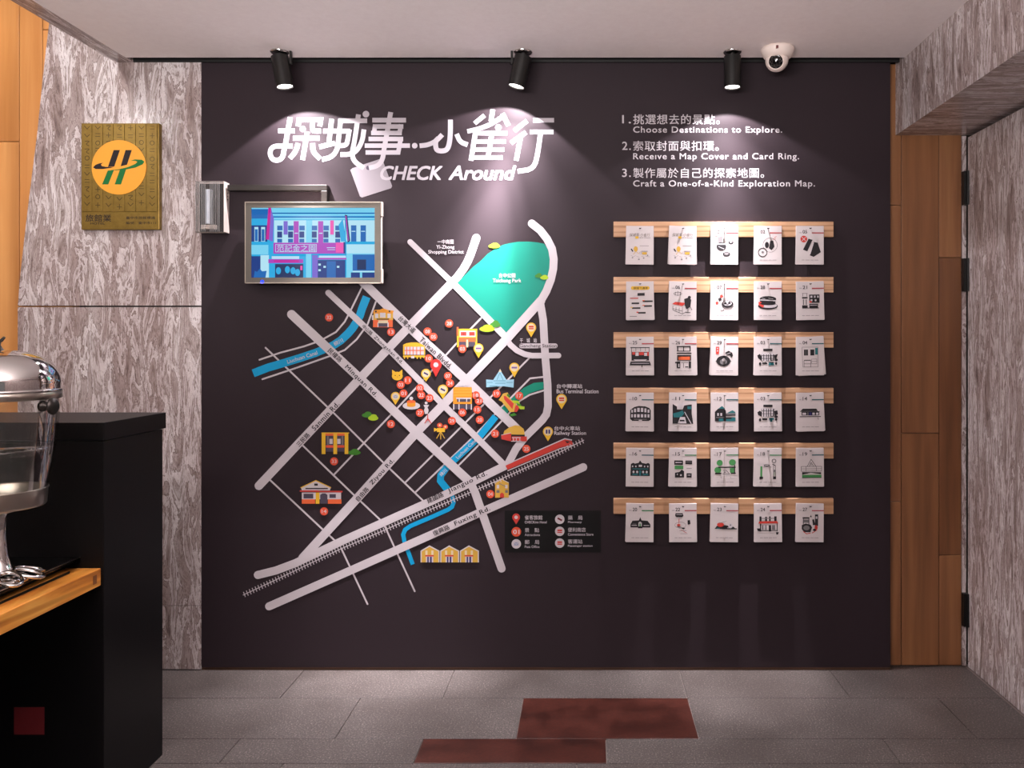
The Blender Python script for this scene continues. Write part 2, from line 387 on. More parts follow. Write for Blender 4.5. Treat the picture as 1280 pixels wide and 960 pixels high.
b1 = tag(MB().box((1.234, -1.2, 2.131), (1.6, Yr, 2.6)).build('trim_1', [M_STONE_R, M_STONE_X]), kind='structure')
for p in b1.data.polygons:
    if abs(p.normal.z) > .5: p.material_index = 1
b2 = tag(MB().box((-1.872, -1.2, ZC-.0005), (-1.802, 3.2, 3.1)).build('trim_2', [M_STONE_Y, M_STONE_R]), kind='structure')
for p in b2.data.polygons:
    if abs(p.normal.x) > .5: p.material_index = 1
t3 = MB().box((-1.802, 3.146, ZC+.05), (1.234, 3.262, ZC+.06)); t3.box((-1.802, 3.1455, ZC+.0015), (1.234, 3.147, ZC+.05)); t3.box((-1.80, 3.196, ZC), (1.234, 3.2, ZC+.05))
tag(t3.build('trim_3', M_BLACK), kind='structure')

# ------------------------------------------------------------ map mural
X0, X1 = xs+.0005, WX(1113)
mural = thing('map_mural', 'large dark mural board with an illustrated city map, title and instructions', 'mural', ((X0+X1)/2, D, 0))
MB().box((X0, D, .012), (X1, 3.262, ZC-.001)).build('board', M_BOARD, mural, .001)
MB().box((X0, D+.006, .0), (X1, 3.262, .012)).build('plinth_strip', mat('plinth_wood', (70, 44, 26), .6), mural)
fm = lambda x, y, l: (WX(x), D-l, WZ(y))
def pr(lift): return D2(fm, lift)
P_ = 'P'
lanes = [
 [(324.4, 449.7), (350, 441), (380, 433), (400, 426), (420, 415), (431, 402), (438.8, 387), (452, 360)],
 [(328, 474), (370, 460), (412.5, 445), (431, 437.5), (446, 424), (459.4, 405.6), (469.7, 377.5)],
 [(332, 434.7), (420, 519), (478, 577), (529, 626)], [(337.6, 600), (403, 661.4), (419, 676)],
 [(378, 556.4), (442.5, 618.8), (475, 649.5)], [(417.8, 593), (489, 518)], [(496, 511), (529, 475), (570, 430), (602, 397)],
 [(507, 602.7), (550, 560), (604, 506), (663, 446)],
 [(519, 615.6), (554, 582), (590.8, 547), (626, 510), (662.5, 473), (681, 471)],
 [(572, 583), (599.6, 555), (635, 518), (650, 501), (662, 493.5), (680, 488)],
 [(426.6, 685.6), (459.4, 755)], [(480, 655.6), (518.4, 739)]]
for i, l in enumerate(lanes):
    d = pr(.00012 + i*1.5e-5); d.line(P_, 2.1, l, True); d.build('lane', mural)
d = pr(.0004); d.line('U', 10, [(316.5, 466.6), (335, 459.5), (352.5, 454.4), (375, 447.5), (393.8, 441.3), (416, 432), (426, 425.5), (435, 417), (441, 410), (446, 402), (450, 394), (452.5, 386), (458.4, 371)]); d.build('canal', mural)
d = pr(.0004); d.line('U', 8.5, [(619.5, 520.5), (600, 545), (580.6, 563.3), (567.5, 575), (557, 586), (551, 594), (550.5, 601), (556, 608), (562, 615)]); d.line('U', 5.2, [(560, 611), (565.5, 620), (567, 628), (565, 633.5), (560, 637), (540, 646), (513, 657.5), (506.5, 662), (504, 668), (505.5, 677), (516, 705.5)]); d.build('canal', mural)
d = pr(.0005); d.poly('t', [(625.5, 511), (640, 498), (640, 503), (634, 517)]); d.poly('t', [(638.5, 499), (655, 484.5), (667.5, 478.5), (679.5, 477.5), (679.5, 486), (663, 491), (650, 500), (643, 505)]); d.build('green_strip', mural)
d = pr(.0006); d.poly('V', [(571, 355), (577, 348), (584, 341), (592, 333), (601, 326), (610, 317), (620, 310.5), (629, 306), (637, 304), (647, 302.3), (660, 302), (672, 303), (680, 304.7), (692, 320), (690, 340), (684, 358), (671.6, 377), (633, 417)]); d.build('park_area', mural)
d = pr(.0007); d.line(P_, .9, [(303.8, 743.8), (340, 727), (425, 686.5), (482, 662), (540, 636), (620, 601.6), (690, 570), (730, 550)])
tot = [(303.8, 743.8), (340, 727), (425, 686.5), (482, 662), (540, 636), (620, 601.6), (690, 570), (730, 550)]
for a, b in zip(tot, tot[1:]):
    n = max(1, round(math.hypot(b[0]-a[0], b[1]-a[1])/3.9))
    for k in range(n):
        x = a[0]+(b[0]-a[0])*(k+.5)/n; y = a[1]+(b[1]-a[1])*(k+.5)/n
        d.line(P_, .95, [(x-1.2, y-3.1), (x+1.2, y+3.1)])
d.build('railway_line', mural)
roads = [
 (10.5, [(323.7, 607.2), (450, 473), (511, 408.7), (565.6, 352.8)], 1), (10, [(565.6, 352.8), (572, 346), (578.7, 337), (584, 328), (588, 319), (595.4, 297.5)], 1),
 (7, [(512.8, 302.5), (565.6, 353.5)], 1), (8.5, [(565.6, 353.5), (633, 422)], 1), (7, [(633, 424), (638, 431), (646, 438), (656, 442.8), (665, 444.6), (698, 444.4)], 1), (6, [(652, 432.3), (694, 432.3)], 1),
 (11, [(450, 349), (512, 409.4), (582.5, 475), (650, 540)], 1), (7.6, [(410.6, 366), (487.5, 438), (554, 506)], 1), (8, [(554, 506), (590, 541), (632, 583)], 1),
 (11, [(364.5, 393), (450, 473), (521.7, 541.7), (588, 603)], 1), (10, [(588, 603), (594, 616), (627, 710.5)], 1),
 (11, [(378.5, 697.5), (448.5, 620.8), (521, 540), (582, 477), (633, 424), (676, 376)], 1), (9.8, [(676, 376), (683, 364), (688.5, 350), (691.6, 336), (692.2, 324), (690, 311), (684, 299), (675.5, 288), (664.8, 279.5)], 1),
 (9.5, [(675, 376), (679, 400), (681.5, 445), (684.5, 480), (685, 508), (683, 518), (678, 525), (656.7, 546), (645, 561), (636, 578)], 1),
 (10, [(322.5, 718.6), (345, 713), (369, 704), (430, 675), (540, 626), (587, 604), (636, 580)], 1), (10, [(336.6, 757.8), (440.6, 712), (540, 668), (602.5, 639.5), (729, 584)], 1)]
for i, (wd, l, c) in enumerate(roads):
    d = pr(.0009 + i*3e-5); d.line(P_, wd, l, True); d.build('road', mural)
LT = .0016
d = pr(LT); d.poly('R', [(632, 582), (634.5, 587), (700, 559.5), (716, 555.5), (715, 551.5), (706, 548.6)]); d.line('P', 1.3, [(632, 581), (706, 548.3), (715, 550)]); d.line('P', 1.2, [(634.5, 588.4), (700, 560.8), (716, 556.5)])
d.poly('K', [(706, 551), (713, 552), (709, 554)]); d.build('train_icon', mural)
d = pr(LT); d.rect('k', 631, 638, 751, 690.5); d.build('legend_panel', mural)
# map icons
icons = {
'temple_icon': "r P 465 394 469 400;r y 467 390.5 491.5 400;p o 466.5 390.5 468 387.5 475 387 479 385.5 485 387.5 492.5 388.5 491 392 467 392;r K 469 388.3 471 390.5;r K 486 388 488 390.3;r s 469 392 473 397.5;r s 475 391 482 397;r s 484.5 392 488.5 397.5;r K 471 398.3 486.5 399.6;r O 466.5 400 491 409;r j 473 400.5 485 404;r D 473.3 404 484.5 408.6;r W 472 403 473.3 408.8;r W 484.5 403 486 408.8",
'hall_icon': "p Y 504 431 508 429 514 428 521 428 527 430 531.5 433 531.5 446.5 504 446.5;r s 506 433.5 530 443.5;p K 503.8 443.5 531.7 443.5 531.7 444.3 503.8 444.3;r O 508 433.5 509 443.5;r O 512 433.5 513 443.5;r O 516 433.5 517 443.5;r O 520.5 433.5 521.5 443.5;r O 525 433.5 526 443.5;r O 505.5 437.5 530.5 438.6;r Y 505 445 506.4 448.5;r Y 509 445 510.4 448.5;r s 514 445 518 448;r Y 521 445 522.4 448.5;r Y 525 445 526.4 448.5;r Y 529 445 530.4 447.5",
'cat_icon': "e Y 496.7 470 6.8 5.4;p Y 490.3 467.5 490.3 462 494.5 465;p Y 499 465 503 461.8 503.2 467.5;e K 494.2 469.3 .7 .7;e K 499.4 469.3 .7 .7;r K 496.3 470.8 497.3 471.4",
'cake_icon': "e W 514.3 507.2 11 4.7;e s 514.3 506.8 8.5 3.2;r o 508.8 502 519.5 507;e o 514.1 507 5.4 1.8;e O 514.1 502 5.4 1.9;e W 514.2 498 2.3 2.2",
'vase_icon': "e W 532.8 503.7 1.8 1.7;p W 529.5 506 536.5 506 534.5 509.5 531 509.5;e W 533 513 2.8 3.8;r W 531 514 535 517.3",
'stand_icon': "l R 1 534.8 518 534.8 525;l R 1 534.8 523 530.8 529.2;l R 1 534.8 523 539 529.2;r R 532.5 524.5 537.2 525.4",
'film_camera_icon': "e b 549.8 531.5 3.3 3;e j 549.8 531.5 1.3 1.2;e b 556.8 533.5 3.1 3;e j 556.8 533.5 1.3 1.2;r Y 546.3 535 556.3 540;p Y 542.6 534.6 546.5 536.3 546.5 538 542.6 539.6;l y 1 550.5 540 545.8 548;l y 1 551 540 551 549.2;l y 1 551.3 540 556 548",
'tower_hall_icon': "l s 1 571 484 573 481.3 584 481.3 586.5 484;l s 1 576 483.5 578.5 480.6 581 483.5;p o 566.5 485.5 567.5 483.8 589.5 483.8 590 485.5 590 505 566.5 505;r y 567 489.7 589.7 490.6;r y 567 493.6 589.7 494.5;r y 567 486.6 589.7 487.3;r W 570.5 497 589 498.6;r D 571.5 498.6 588 502.3;r W 573.4 498.6 574.8 502.3;r W 582.8 498.6 584 502.3;r D 567 505.5 590 511.5;r W 566.5 505 568 512;r W 573.2 505 574.5 512;r W 582.5 505 583.8 512;r W 588.6 505 590 512",
'pyramid_icon': "p B 607.8 474.3 616.5 475 625 462.3 633.3 475 642.5 474 642 484.5 630 482.8 608 484;p j 623.3 464.5 625.2 461.2 627.2 464.8;l T .6 617 476 632 476;l T .6 619 479 632 479;l T .6 612 482.5 622 482.8;l T .5 625 466 621 475;l T .5 625 466 629 475;l T .5 633 478 641 478;l T .5 609 478 616 478",
'dragon_gate_icon': "p y 623.5 500 629 492 634.5 490.5 637 495 628 502.5;p g 634 492 637.5 494 637 497 633.5 495;p y 628 493 631 492 645.5 505.5 641 515 637.5 515 628 503;p R 629.5 494.8 632 495 643 505 640.5 511.5 630.5 499.5;p R 645 506 649.5 509 646 515 641.5 514.5;p y 642.5 503 645 504 642.5 515 640 514;p L 641 500.3 648 501 651 507.5 655.8 508.3 655.5 511.5 650 511.5 646 504.5 641.5 503.5;p g 646 503.5 652 506 650 508 646.3 506;p g 636.5 518.5 643 516 646 518.8 640 520.5",
'stadium_icon': "p y 629.2 542.5 630.5 538.5 637 534 644 531.5 650 532.3 654.5 536 656 543.5 640 543;p R 626.6 544.3 639 541.3 639 551.6 627 549;l P .7 626.6 543.8 639 541;r K 639.5 543.2 656 545.5;r R 640 545.5 658.6 551.6;r s 640 546.5 651 547.4;r s 641.5 547.5 642.3 551.5;r s 645 547.5 645.8 551.5;r s 649.5 547.5 650.3 551.5;r P 639 551 652 551.9",
'shopfront_icon': "r O 571 408.8 573.2 420;r Y 571.3 420 573.2 434;r Y 573.3 411 596.5 433;r s 574.8 413.5 594.5 421;r R 576 415 583 419.6;r R 586.5 415 593.5 419.6;l K .5 579.5 415 579.5 419.6;l K .5 590 415 590 419.6;r s 584 414.5 585.5 419.6;r O 573.5 422 595 427;r D 573.8 427.2 582.7 433.3;r D 585.5 427.2 594 433.3;r j 583 424.5 585.2 434.2",
'gate_icon': "r Y 402.2 541 407 567.5;r Y 431 541 435.5 567.5;r O 407 541.5 431 544.5;r D 407.5 544.5 430.5 564.5;r W 412 548.5 416 554.8;r W 421.8 548.5 425.8 554.8;r b 407.5 556.5 430.5 559.5;r Y 417 542 421.5 567.5;r Y 402 540.6 436.5 541.8;r S 409 545 411 556;r S 427.5 545 429 556",
'house_icon': "p W 376.5 609.5 395 601 413.5 609.5 412.5 613 377.5 613;l Y 1.2 376 609.6 395 600.6 414 609.6;r K 393 604.3 397.5 607;r K 382 609.8 410 611.4;p R 375 612.7 398 612.7 398 613.4 428.5 613.4 428 615.6 375 614.6;r W 377.5 615.6 426.5 624;r D 379.6 617 391.8 623;r Y 394.8 615.6 399.5 629.5;p D 400.5 629.5 400.5 618.5 403 616.6 407 616.6 409.5 618.5 409.5 629.5;r D 412 617.5 420 622.3;r O 377.5 624 394 629.5;r O 410 624 427 629.5",
'lodge_icon': "p y 619 603 627.5 598.5 636 603 636 622 619 622;l s .7 619 603.3 627.5 599 636 603.3;r s 621 606 624 610.3;r s 631.5 606 634.5 610.3;r S 620.5 612.5 624.5 616;r S 631.5 612.5 635 616;p R 625 622 625 617.5 627.5 615.3 630.2 617.5 630.2 622;l S .7 624 604 632 608"}
for i in range(3):
    x = 526.5+24.6*i
    icons['cottage_icon.%d' % i] = f"p y {x} 688.5 {x+10.5} 682.3 {x+22.3} 688.5 {x+22.3} 702.8 {x} 702.8;l W 1.4 {x} 702.8 {x} 688.7 {x+10.5} 682.4 {x+22.3} 688.7 {x+22.3} 702.8;r j {x+5.3} 688 {x+8} 693.5;r j {x+12.8} 688 {x+15.5} 693.5;r R {x+5} 693.7 {x+16} 695.4;r W {x+6} 695.6 {x+15} 702.8;r N {x+7.7} 695.8 {x+9.6} 702.8;r N {x+11} 695.8 {x+13.3} 702.8"
for i, (k, v) in enumerate(icons.items()):
    pr(LT+.0001+i*5e-6).dsl(v).build(k.split('.')[0], mural)
for dk, li in (((None), (617.8, 307, 7.2, 3.4)), ((673.5, 344.4, 5, 3), (680.5, 346.6, 5.2, 3)), ((619, 405, 6.5, 4.6), (609, 410.3, 9.6, 4.6)), ((459.4, 518.2, 7, 3.8), (466.6, 521.8, 6.4, 4)), ((443, 565, 8, 4), None)):
    d = pr(LT+.0001)
    if dk: x, y, a, b = dk; d.ell('g', x, y+b*.2, a, b*.75); d.ell('g', x+a*.1, y-b*.3, a*.6, b*.7)
    if li: x, y, a, b = li; d.ell('L', x, y+b*.2, a, b*.78); d.ell('L', x+a*.1, y-b*.3, a*.65, b*.7)
    d.build('bush_icon', mural)
for i, (x, y, n) in enumerate([(411.5, 396.8, '32'), (489, 415, '13'), (561.5, 404.4, '28'), (534.5, 414.4, '08'), (541.8, 421, '05'), (578, 436, '03'), (536, 448, '10'), (560, 470, '07'), (562.7, 479, '24'),
    (509.7, 475.3, '11'), (501, 481, '03'), (504.5, 491.7, '01'), (525, 485, '02'), (526.7, 493.8, '22'), (537, 497.5, '23'), (525, 516, '27'), (488.8, 530, '12'), (565, 526, '29'), (578, 515.5, '06'),
    (595, 494, '18'), (598.7, 501, '21'), (596.7, 512, '15'), (599.7, 524.7, '20'), (620.8, 492, '19'), (649, 494.7, '17'), (619, 542, '21'), (658, 561, '25'), (417.8, 576.6, '33'), (405.3, 639, '14'), (613, 617.5, '04')]):
    d = pr(LT+.0003); d.ell('b', x, y, 5); d.text('W', n, x-2.9, y-2.2, x+2.9, y+2.2, .02); d.build('number_badge', mural)
pins = [(545, 456, 7, 471, 'r', 0), (532.6, 467, 6, 477, 'Y', 1), (553.7, 487, 6.3, 498.5, 'Y', 1), (494.5, 495.5, 5.7, 506, 'Y', 4), (598.3, 435.5, 6.2, 447.7, 'Y', 2),
        (643, 459.5, 6.2, 471.7, 'Y', 2), (664, 409.5, 6.3, 421.5, 'Y', 3), (702, 499, 6.6, 511.5, 'Y', 3), (685, 539.5, 6.3, 551.5, 'Y', 5)]
def pin(d, x, y, r, ty, c, k):
    d.poly(c, [(x-r*.8, y+r*.55), (x, ty), (x+r*.8, y+r*.55)]); d.ell(c, x, y, r)
    if k == 0: d.ell('W', x, y, r*.45)
    else: d.ell('j' if k != 0 else 'W', x, y, r*.78); sym(d, x, y, r*.8, k)
def sym(d, x, y, r, k):
    if k == 1: d.line('N', r*.42, [(x-r*.55, y-r*.25), (x+r*.55, y+r*.3)])
    elif k == 2: d.rect((120, 90, 150), x-r*.7, y-r*.22, x+r*.7, y+r*.22)
    elif k == 3: d.rect('R', x-r*.6, y-r*.45, x+r*.6, y-r*.02); d.rect('R', x-r*.6, y+r*.12, x+r*.6, y+r*.42)
    elif k == 4: d.rect((150, 160, 190), x-r*.55, y-r*.4, x+r*.55, y+r*.4); d.line('W', r*.12, [(x-r*.5, y-r*.3), (x, y+r*.1), (x+r*.5, y-r*.3)])
    elif k == 5: d.rect('N', x-r*.55, y-r*.5, x-r*.1, y+r*.5); d.rect('N', x+r*.1, y-r*.5, x+r*.55, y+r*.5)
for p in pins: d = pr(LT+.0004); pin(d, *p); d.build('map_pin', mural)
# legend
lg = pr(LT+.0002)
pin(lg, 645.2, 646.5, 4.8, 655.5, 'R', 0); lg.ell('b', 645.4, 664.6, 6); lg.text('W', '01', 641.6, 662, 649.2, 667.3, .03)
for x, y, k in ((645.4, 679.7, 4), (699.7, 649, 1), (699.7, 664, 3), (699.7, 678.7, 3)): lg.ell('P', x, y, 5.9); sym(lg, x, y, 5, k) if k != 1 else lg.line((120, 30, 40), 2.2, [(697, 647.5), (702.5, 650.5)])
lg.build('legend_icons', mural)
for x0, x1, y, a, b, xb in ((656, 678, 646.7, '雀客旅館', 'CHECKinn Hotel', 683.3), (656, 674, 662.5, '景　點', 'Attractions', 675), (656, 674, 677.4, '郵　局', 'Post Office', 674.3),
                      (710, 728, 647, '藥　局', 'Pharmacy', 727), (710, 732, 662, '便利商店', 'Convenience Store', 741.7), (710, 728, 676.6, '客運站', 'Passenger station', 740.5)):
    d = pr(LT+.0002); d.text('P', a, x0, y-2.6, x1, y+2.7, .012); d.text('P', b, x0, y+4.3, xb, y+7.4, .014); d.build('legend_entry', mural)
# road and place names: text, centre, length, height, angle
for t, cx, cy, ln, h, a, c in (('台灣大道', 509, 405.5, 26, 7, 44, 'E'), ('Taiwan Blvdd.', 545, 441, 52, 6.5, 43.5, 'E'), ('中山路', 459.5, 412.5, 15.5, 5, 43.5, 'E'), ('Zhongshan Rd.', 485.5, 437.5, 48, 5, 43.5, 'E'),
    ('民權路', 419, 444, 21, 6.5, 43, 'E'), ('Minquan Rd.', 451.5, 476.5, 53, 7, 44, 'E'), ('三民路', 379, 549.5, 20, 6.5, -46.5, 'E'), ('Sanmin Rd.', 407, 520, 45, 6.5, -46.5, 'E'),
    ('自由路', 453, 617.5, 20, 6.5, -47.5, 'E'), ('Ziyou Rd.', 478, 590, 41, 6.8, -47.5, 'E'), ('建國路', 544, 622, 22, 6.5, -25, 'E'), ('Jianguo Rd.', 584.5, 603.2, 53, 7, -25, 'E'),
    ('復興路', 551.5, 662.6, 22, 6.5, -24.5, 'E'), ('Fuxing Rd.', 590.5, 645.5, 48, 7, -24, 'E'), ('柳川', 423, 427.6, 12, 5.4, -28, 'W'), ('Liuchuan Canal', 378, 446.5, 39, 4.6, -17.5, 'W'),
    ('綠川', 554, 590.5, 10, 4.8, -45, 'W'), ('Luchuan Canal', 583, 560.8, 33, 4, -44, 'W')):
    d = pr(LT+.0002); d.text(c, t, cx-ln/2, cy-h/2, cx+ln/2, cy+h/2, .015, spacing=1.12 if c == 'E' and t[0] < 'z' else 1.0, ang=a); d.build('road_name', mural)
for rows in ([('一中商圈', 547, 299.5, 567, 305), ('Yi-Zhong', 545.6, 306.5, 568, 312.3), ('Shopping District', 535.5, 312.7, 579.5, 318.3)],
             [('台中公園', 623.8, 341.6, 644.2, 347.2), ('Taichung Park', 616, 348.4, 651.5, 354.4)], [('干　城　站', 649.8, 422.8, 671, 428.2)], [('Gancheng Station', 649.5, 430, 696, 435.5)],
             [('台中轉運站', 696, 480, 727.8, 485.3), ('Bus Terminal Station', 695.8, 486.6, 748, 491.5)], [('台中火車站', 693, 532.7, 725, 538), ('Railway Station', 692.9, 539, 732.5, 544.8)]):
    d = pr(LT+.0002)
    for t, *bx in rows: d.text((70, 62, 66) if t.startswith('Gan') else 'W', t, *bx, .018)
    d.build('place_name', mural)
for a, ya, b, yb, xa, xb in (('挑選想去的景點。', 143, 'Choose Destinations to Explore.', 158.2, 899.5, 977.5), ('索取封面與扣環。', 176.2, 'Receıve a Map Cover and Card Ring.', 191.5, 898.3, 998.6), ('製作屬於自己的探索地圖。', 210, 'Craft a One-of-a-Kind Exploration Map.', 225.5, 955, 1018.5)):
    n = '1.2.3.'[2*(ya > 160)+2*(ya > 200):][:2]
    d = pr(.0006); d.text('W', n, 777.8, ya+1, 788.4, ya+11.2, .012, spacing=1.15); d.text('W', a, 791.6, ya, xa, ya+12.4, .01, spacing=1.08); d.text('W', b, 791.6, yb, xb, yb+10, .018, spacing=1.12)
    d.build('instruction_lettering', mural)
# title strokes
def sm(pts, it=2):
    for _ in range(it):
        q = [pts[0]]
        for a, b in zip(pts, pts[1:]): q += [(a[0]*.75+b[0]*.25, a[1]*.75+b[1]*.25), (a[0]*.25+b[0]*.75, a[1]*.25+b[1]*.75)]
        pts = q + [pts[-1]]
    return pts
TW = (188, 181, 188)
def strokes(name, ox, oy, k, st, dots=()):
    d = pr(.0008)
    for wd, curved, *p in st:
        q = [(ox+p[i]*k, oy+p[i+1]*k) for i in range(0, len(p), 2)]
        d.line(TW, wd, sm(q) if curved else q)
    for x, y, r in dots: d.ell(TW, ox+x*k, oy+y*k, r*k)
    d.build(name, mural)
strokes('title_character', 330, 130, 1/12, [
    (6.1, 0, 395, 200, 320, 620), (6.1, 1, 320, 610, 300, 700, 285, 790, 240, 838, 170, 848, 120, 820, 98, 770), (6.1, 1, 100, 776, 90, 740, 105, 670, 160, 634, 230, 632, 430, 632), (6, 0, 215, 405, 462, 405),
    (6, 0, 512, 335, 528, 236, 853, 236, 838, 335), (6, 1, 730, 240, 722, 340, 735, 405, 790, 407, 855, 407), (6, 0, 437, 515, 835, 515), (6, 0, 650, 415, 580, 840),
    (6, 1, 512, 590, 475, 720, 390, 815), (6, 1, 730, 590, 735, 720, 845, 825)], [(582, 375, 45)])
strokes('title_character', 400, 130, 1/8, [
    (6, 0, 118, 150, 88, 400), (6, 0, 32, 272, 302, 272), (6, 0, -5, 430, 150, 392), (6, 1, 208, 148, 185, 370, 170, 470, 110, 535, 20, 556), (6, 0, 190, 168, 472, 168),
    (6, 1, 295, 255, 278, 360, 265, 412, 200, 418), (6, 1, 385, 105, 345, 380, 318, 500, 345, 580, 440, 640), (6, 1, 440, 255, 425, 370, 370, 470, 300, 505, 205, 506)], [(460, 102, 33)])
strokes('title_character', 400, 130, 1/8, [
    (5.9, 0, 524, 162, 860, 162), (5.6, 0, 530, 226, 834, 226), (5.6, 0, 512, 290, 818, 290), (5.6, 0, 486, 350, 832, 350), (5.6, 0, 448, 417, 900, 417), (5.6, 0, 456, 485, 802, 485),
    (5.6, 0, 553, 205, 538, 305), (5.6, 0, 812, 205, 792, 305), (5.6, 0, 810, 335, 780, 500), (6, 0, 708, 82, 638, 470), (6, 1, 640, 470, 625, 560, 580, 620, 490, 640)])
strokes('title_dot', 500, 130, 1/12, [], [(221, 626, 42)])
strokes('title_character', 500, 130, 1/12, [
    (6, 1, 295, 628, 420, 615, 540, 560, 635, 460), (6.2, 1, 757, 235, 757, 420, 745, 580, 710, 690, 620, 710, 540, 690, 530, 560, 580, 510), (6, 1, 850, 450, 900, 570, 1015, 612)])
strokes('title_character', 575, 130, .10156, [
    (5.6, 0, 302, 140, 180, 240), (6, 0, 404, 68, 382, 215), (5.6, 1, 520, 160, 380, 250, 240, 305, 90, 338), (5.8, 0, 522, 118, 598, 268), (6, 0, 193, 330, 135, 698),
    (5.2, 0, 180, 360, 582, 360), (5.2, 0, 190, 463, 562, 463), (5.2, 0, 175, 562, 545, 562), (5.4, 0, 150, 660, 524, 660), (5.8, 0, 390, 370, 343, 680)], [(472, 290, 39)])
strokes('title_character', 575, 130, .10156, [
    (5.6, 0, 825, 208, 668, 332), (5.6, 0, 812, 348, 628, 482), (5.8, 0, 748, 400, 692, 698), (5.6, 0, 900, 200, 1157, 200), (5.6, 0, 860, 345, 1150, 345), (6, 1, 992, 350, 960, 600, 910, 800, 710, 830)])
d = pr(.0007)
q = [(438, 212.5), (440.5, 210.3), (476, 198.4), (478.3, 199.8), (490.2, 232.5), (489, 235.3), (452.5, 247), (450, 245.5)]
d.poly((150, 143, 150), q); d.ell('D', 460.5, 209.8, 2.8); d.build('tag_icon', mural)
d = pr(.0010); d.text(TW, 'CHECK', 476, 207.8, 553, 224.8, .035, .25); d.text(TW, 'Around', 561, 207.5, 644.6, 224.8, .035, .25); d.build('title_lettering', mural)

# ------------------------------------------------------------ spotlights on the ceiling
def spotlight(px, tilt, label, wt, beams):
    Y = 3.078; x = WX(px, Y)
    t = thing('ceiling_spotlight', label, 'spotlight', (x, Y, ZC), (0, 0, 0), 'spotlights above the mural')
    MB().lathe([(.001, 0), (.034, 0), (.036, -.004), (.030, -.009), (.001, -.009)], (x, Y, ZC), 32).build('mounting_ring', M_CHROME, t)
    a = R(tilt); ax = Vector((math.sin(a), 0, -math.cos(a)))
    p0 = Vector((x, Y, ZC-.020)); p1 = p0 + ax*.118
    MB().cyl((x, Y, ZC-.009), (x, Y, ZC-.03), .008, n=12).build('swivel_stem', M_LAMP, t)
    h = MB(); h.cyl(p0, p1, .032, n=36, caps=False); h.cyl(p0, p0 - ax*.0005, .032, .03, n=36)
    h.cyl(p1, p1 - ax*.006, .0285, .0285, n=36, caps=False); h.lathe([(.0285, 0), (.032, 0)], p1, 36, axis=ax); h.build('lamp_housing', M_LAMP, t)
    sgn = 1 if tilt >= 0 else -1
    if tilt:
        bk = MB(); bx = x + sgn*.043
        bk.box((bx-.004, Y-.006, ZC-.045), (bx+.004, Y+.006, ZC)); bk.cyl((bx, Y, ZC-.045), (bx, Y, ZC-.05), .007, n=12); bk.build('tilt_bracket', M_LAMP, t)
    MB().cyl(p1 - ax*.005, p1 - ax*.0045, .0283, n=36).build('lens', mat('lamp_lens', (255, 246, 240), .3, emit=9), t)
    for e, size, bl in beams:                        # hot centre, body and spill of one beam
        l = light('spotlight_beam', 'SPOT', p1 + ax*.002, e, (1, .925, .965), (R(wt), -a, 0), shadow_soft_size=.004, spot_size=R(size), spot_blend=bl)
        l.parent = t; l.location = Vector(l.location) - Vector((x, Y, ZC))
    return t
spotlight(349.5, 10, 'black cylinder spotlight on ceiling above the screen, tilted right', 2.5, ((22, 123, .13), (80, 90, 1), (210, 46, 1), (420, 24, 1)))
spotlight(654, -13, 'black cylinder spotlight on ceiling above the title, tilted left', 8, ((22, 123, .13), (85, 90, 1), (220, 42, 1), (330, 26, 1)))
spotlight(915.5, 0, 'black cylinder spotlight on ceiling above the card rails, pointing straight down', 1.5, ((17, 123, .16), (55, 90, 1), (150, 46, 1), (420, 24, 1)))

# ------------------------------------------------------------ security camera
Yc = 3.05; xc = WX(972, Yc)
t = thing('security_camera', 'white dome security camera mounted on the ceiling right of the spotlights', 'security camera', (xc, Yc, ZC))
MB().lathe([(.001, 0), (.062, 0), (.063, -.008), (.058, -.022), (.050, -.034), (.044, -.038), (.001, -.038)], (xc, Yc, ZC), 48).build('mounting_base', M_WHITEP, t)
cb = Vector((xc-.003, Yc, ZC-.044)); aim = Vector((-.30, -.80, -.42)).normalized()
prof = [(.043*math.sin(u), .043*math.cos(u)) for u in [math.pi*i/24 for i in range(6, 25)]]
MB().lathe(prof, cb, 40, axis=aim).build('eyeball_housing', M_WHITEP, t)
rr, zz_ = prof[0]
MB().lathe([(rr, zz_), (rr*.98, zz_+.004), (rr*.86, zz_+.004), (rr*.84, zz_-.002)], cb, 40, axis=aim).build('bezel_ring', M_WHITEP, t)
MB().lathe([(rr*.86, zz_-.002), (.014, zz_-.003), (.014, zz_+.001), (.010, zz_+.002), (.001, zz_+.004)], cb, 40, axis=aim).build('lens', M_TRAYGL, t)
u_ = aim.orthogonal().normalized(); v_ = aim.cross(u_)
for k in range(8):
    c = cb + aim*(zz_-.002) + (u_*math.cos(k*math.pi/4)+v_*math.sin(k*math.pi/4))*.0205
    MB().cyl(c, c+aim*.002, .003, n=8).build('infrared_led', M_GUN, t)
MB().box((xc-.02, Yc-.0645, ZC-.02), (xc-.012, Yc-.055, ZC-.010)).build('screw_cap', mat('maroon', (110, 60, 60), .5), t)

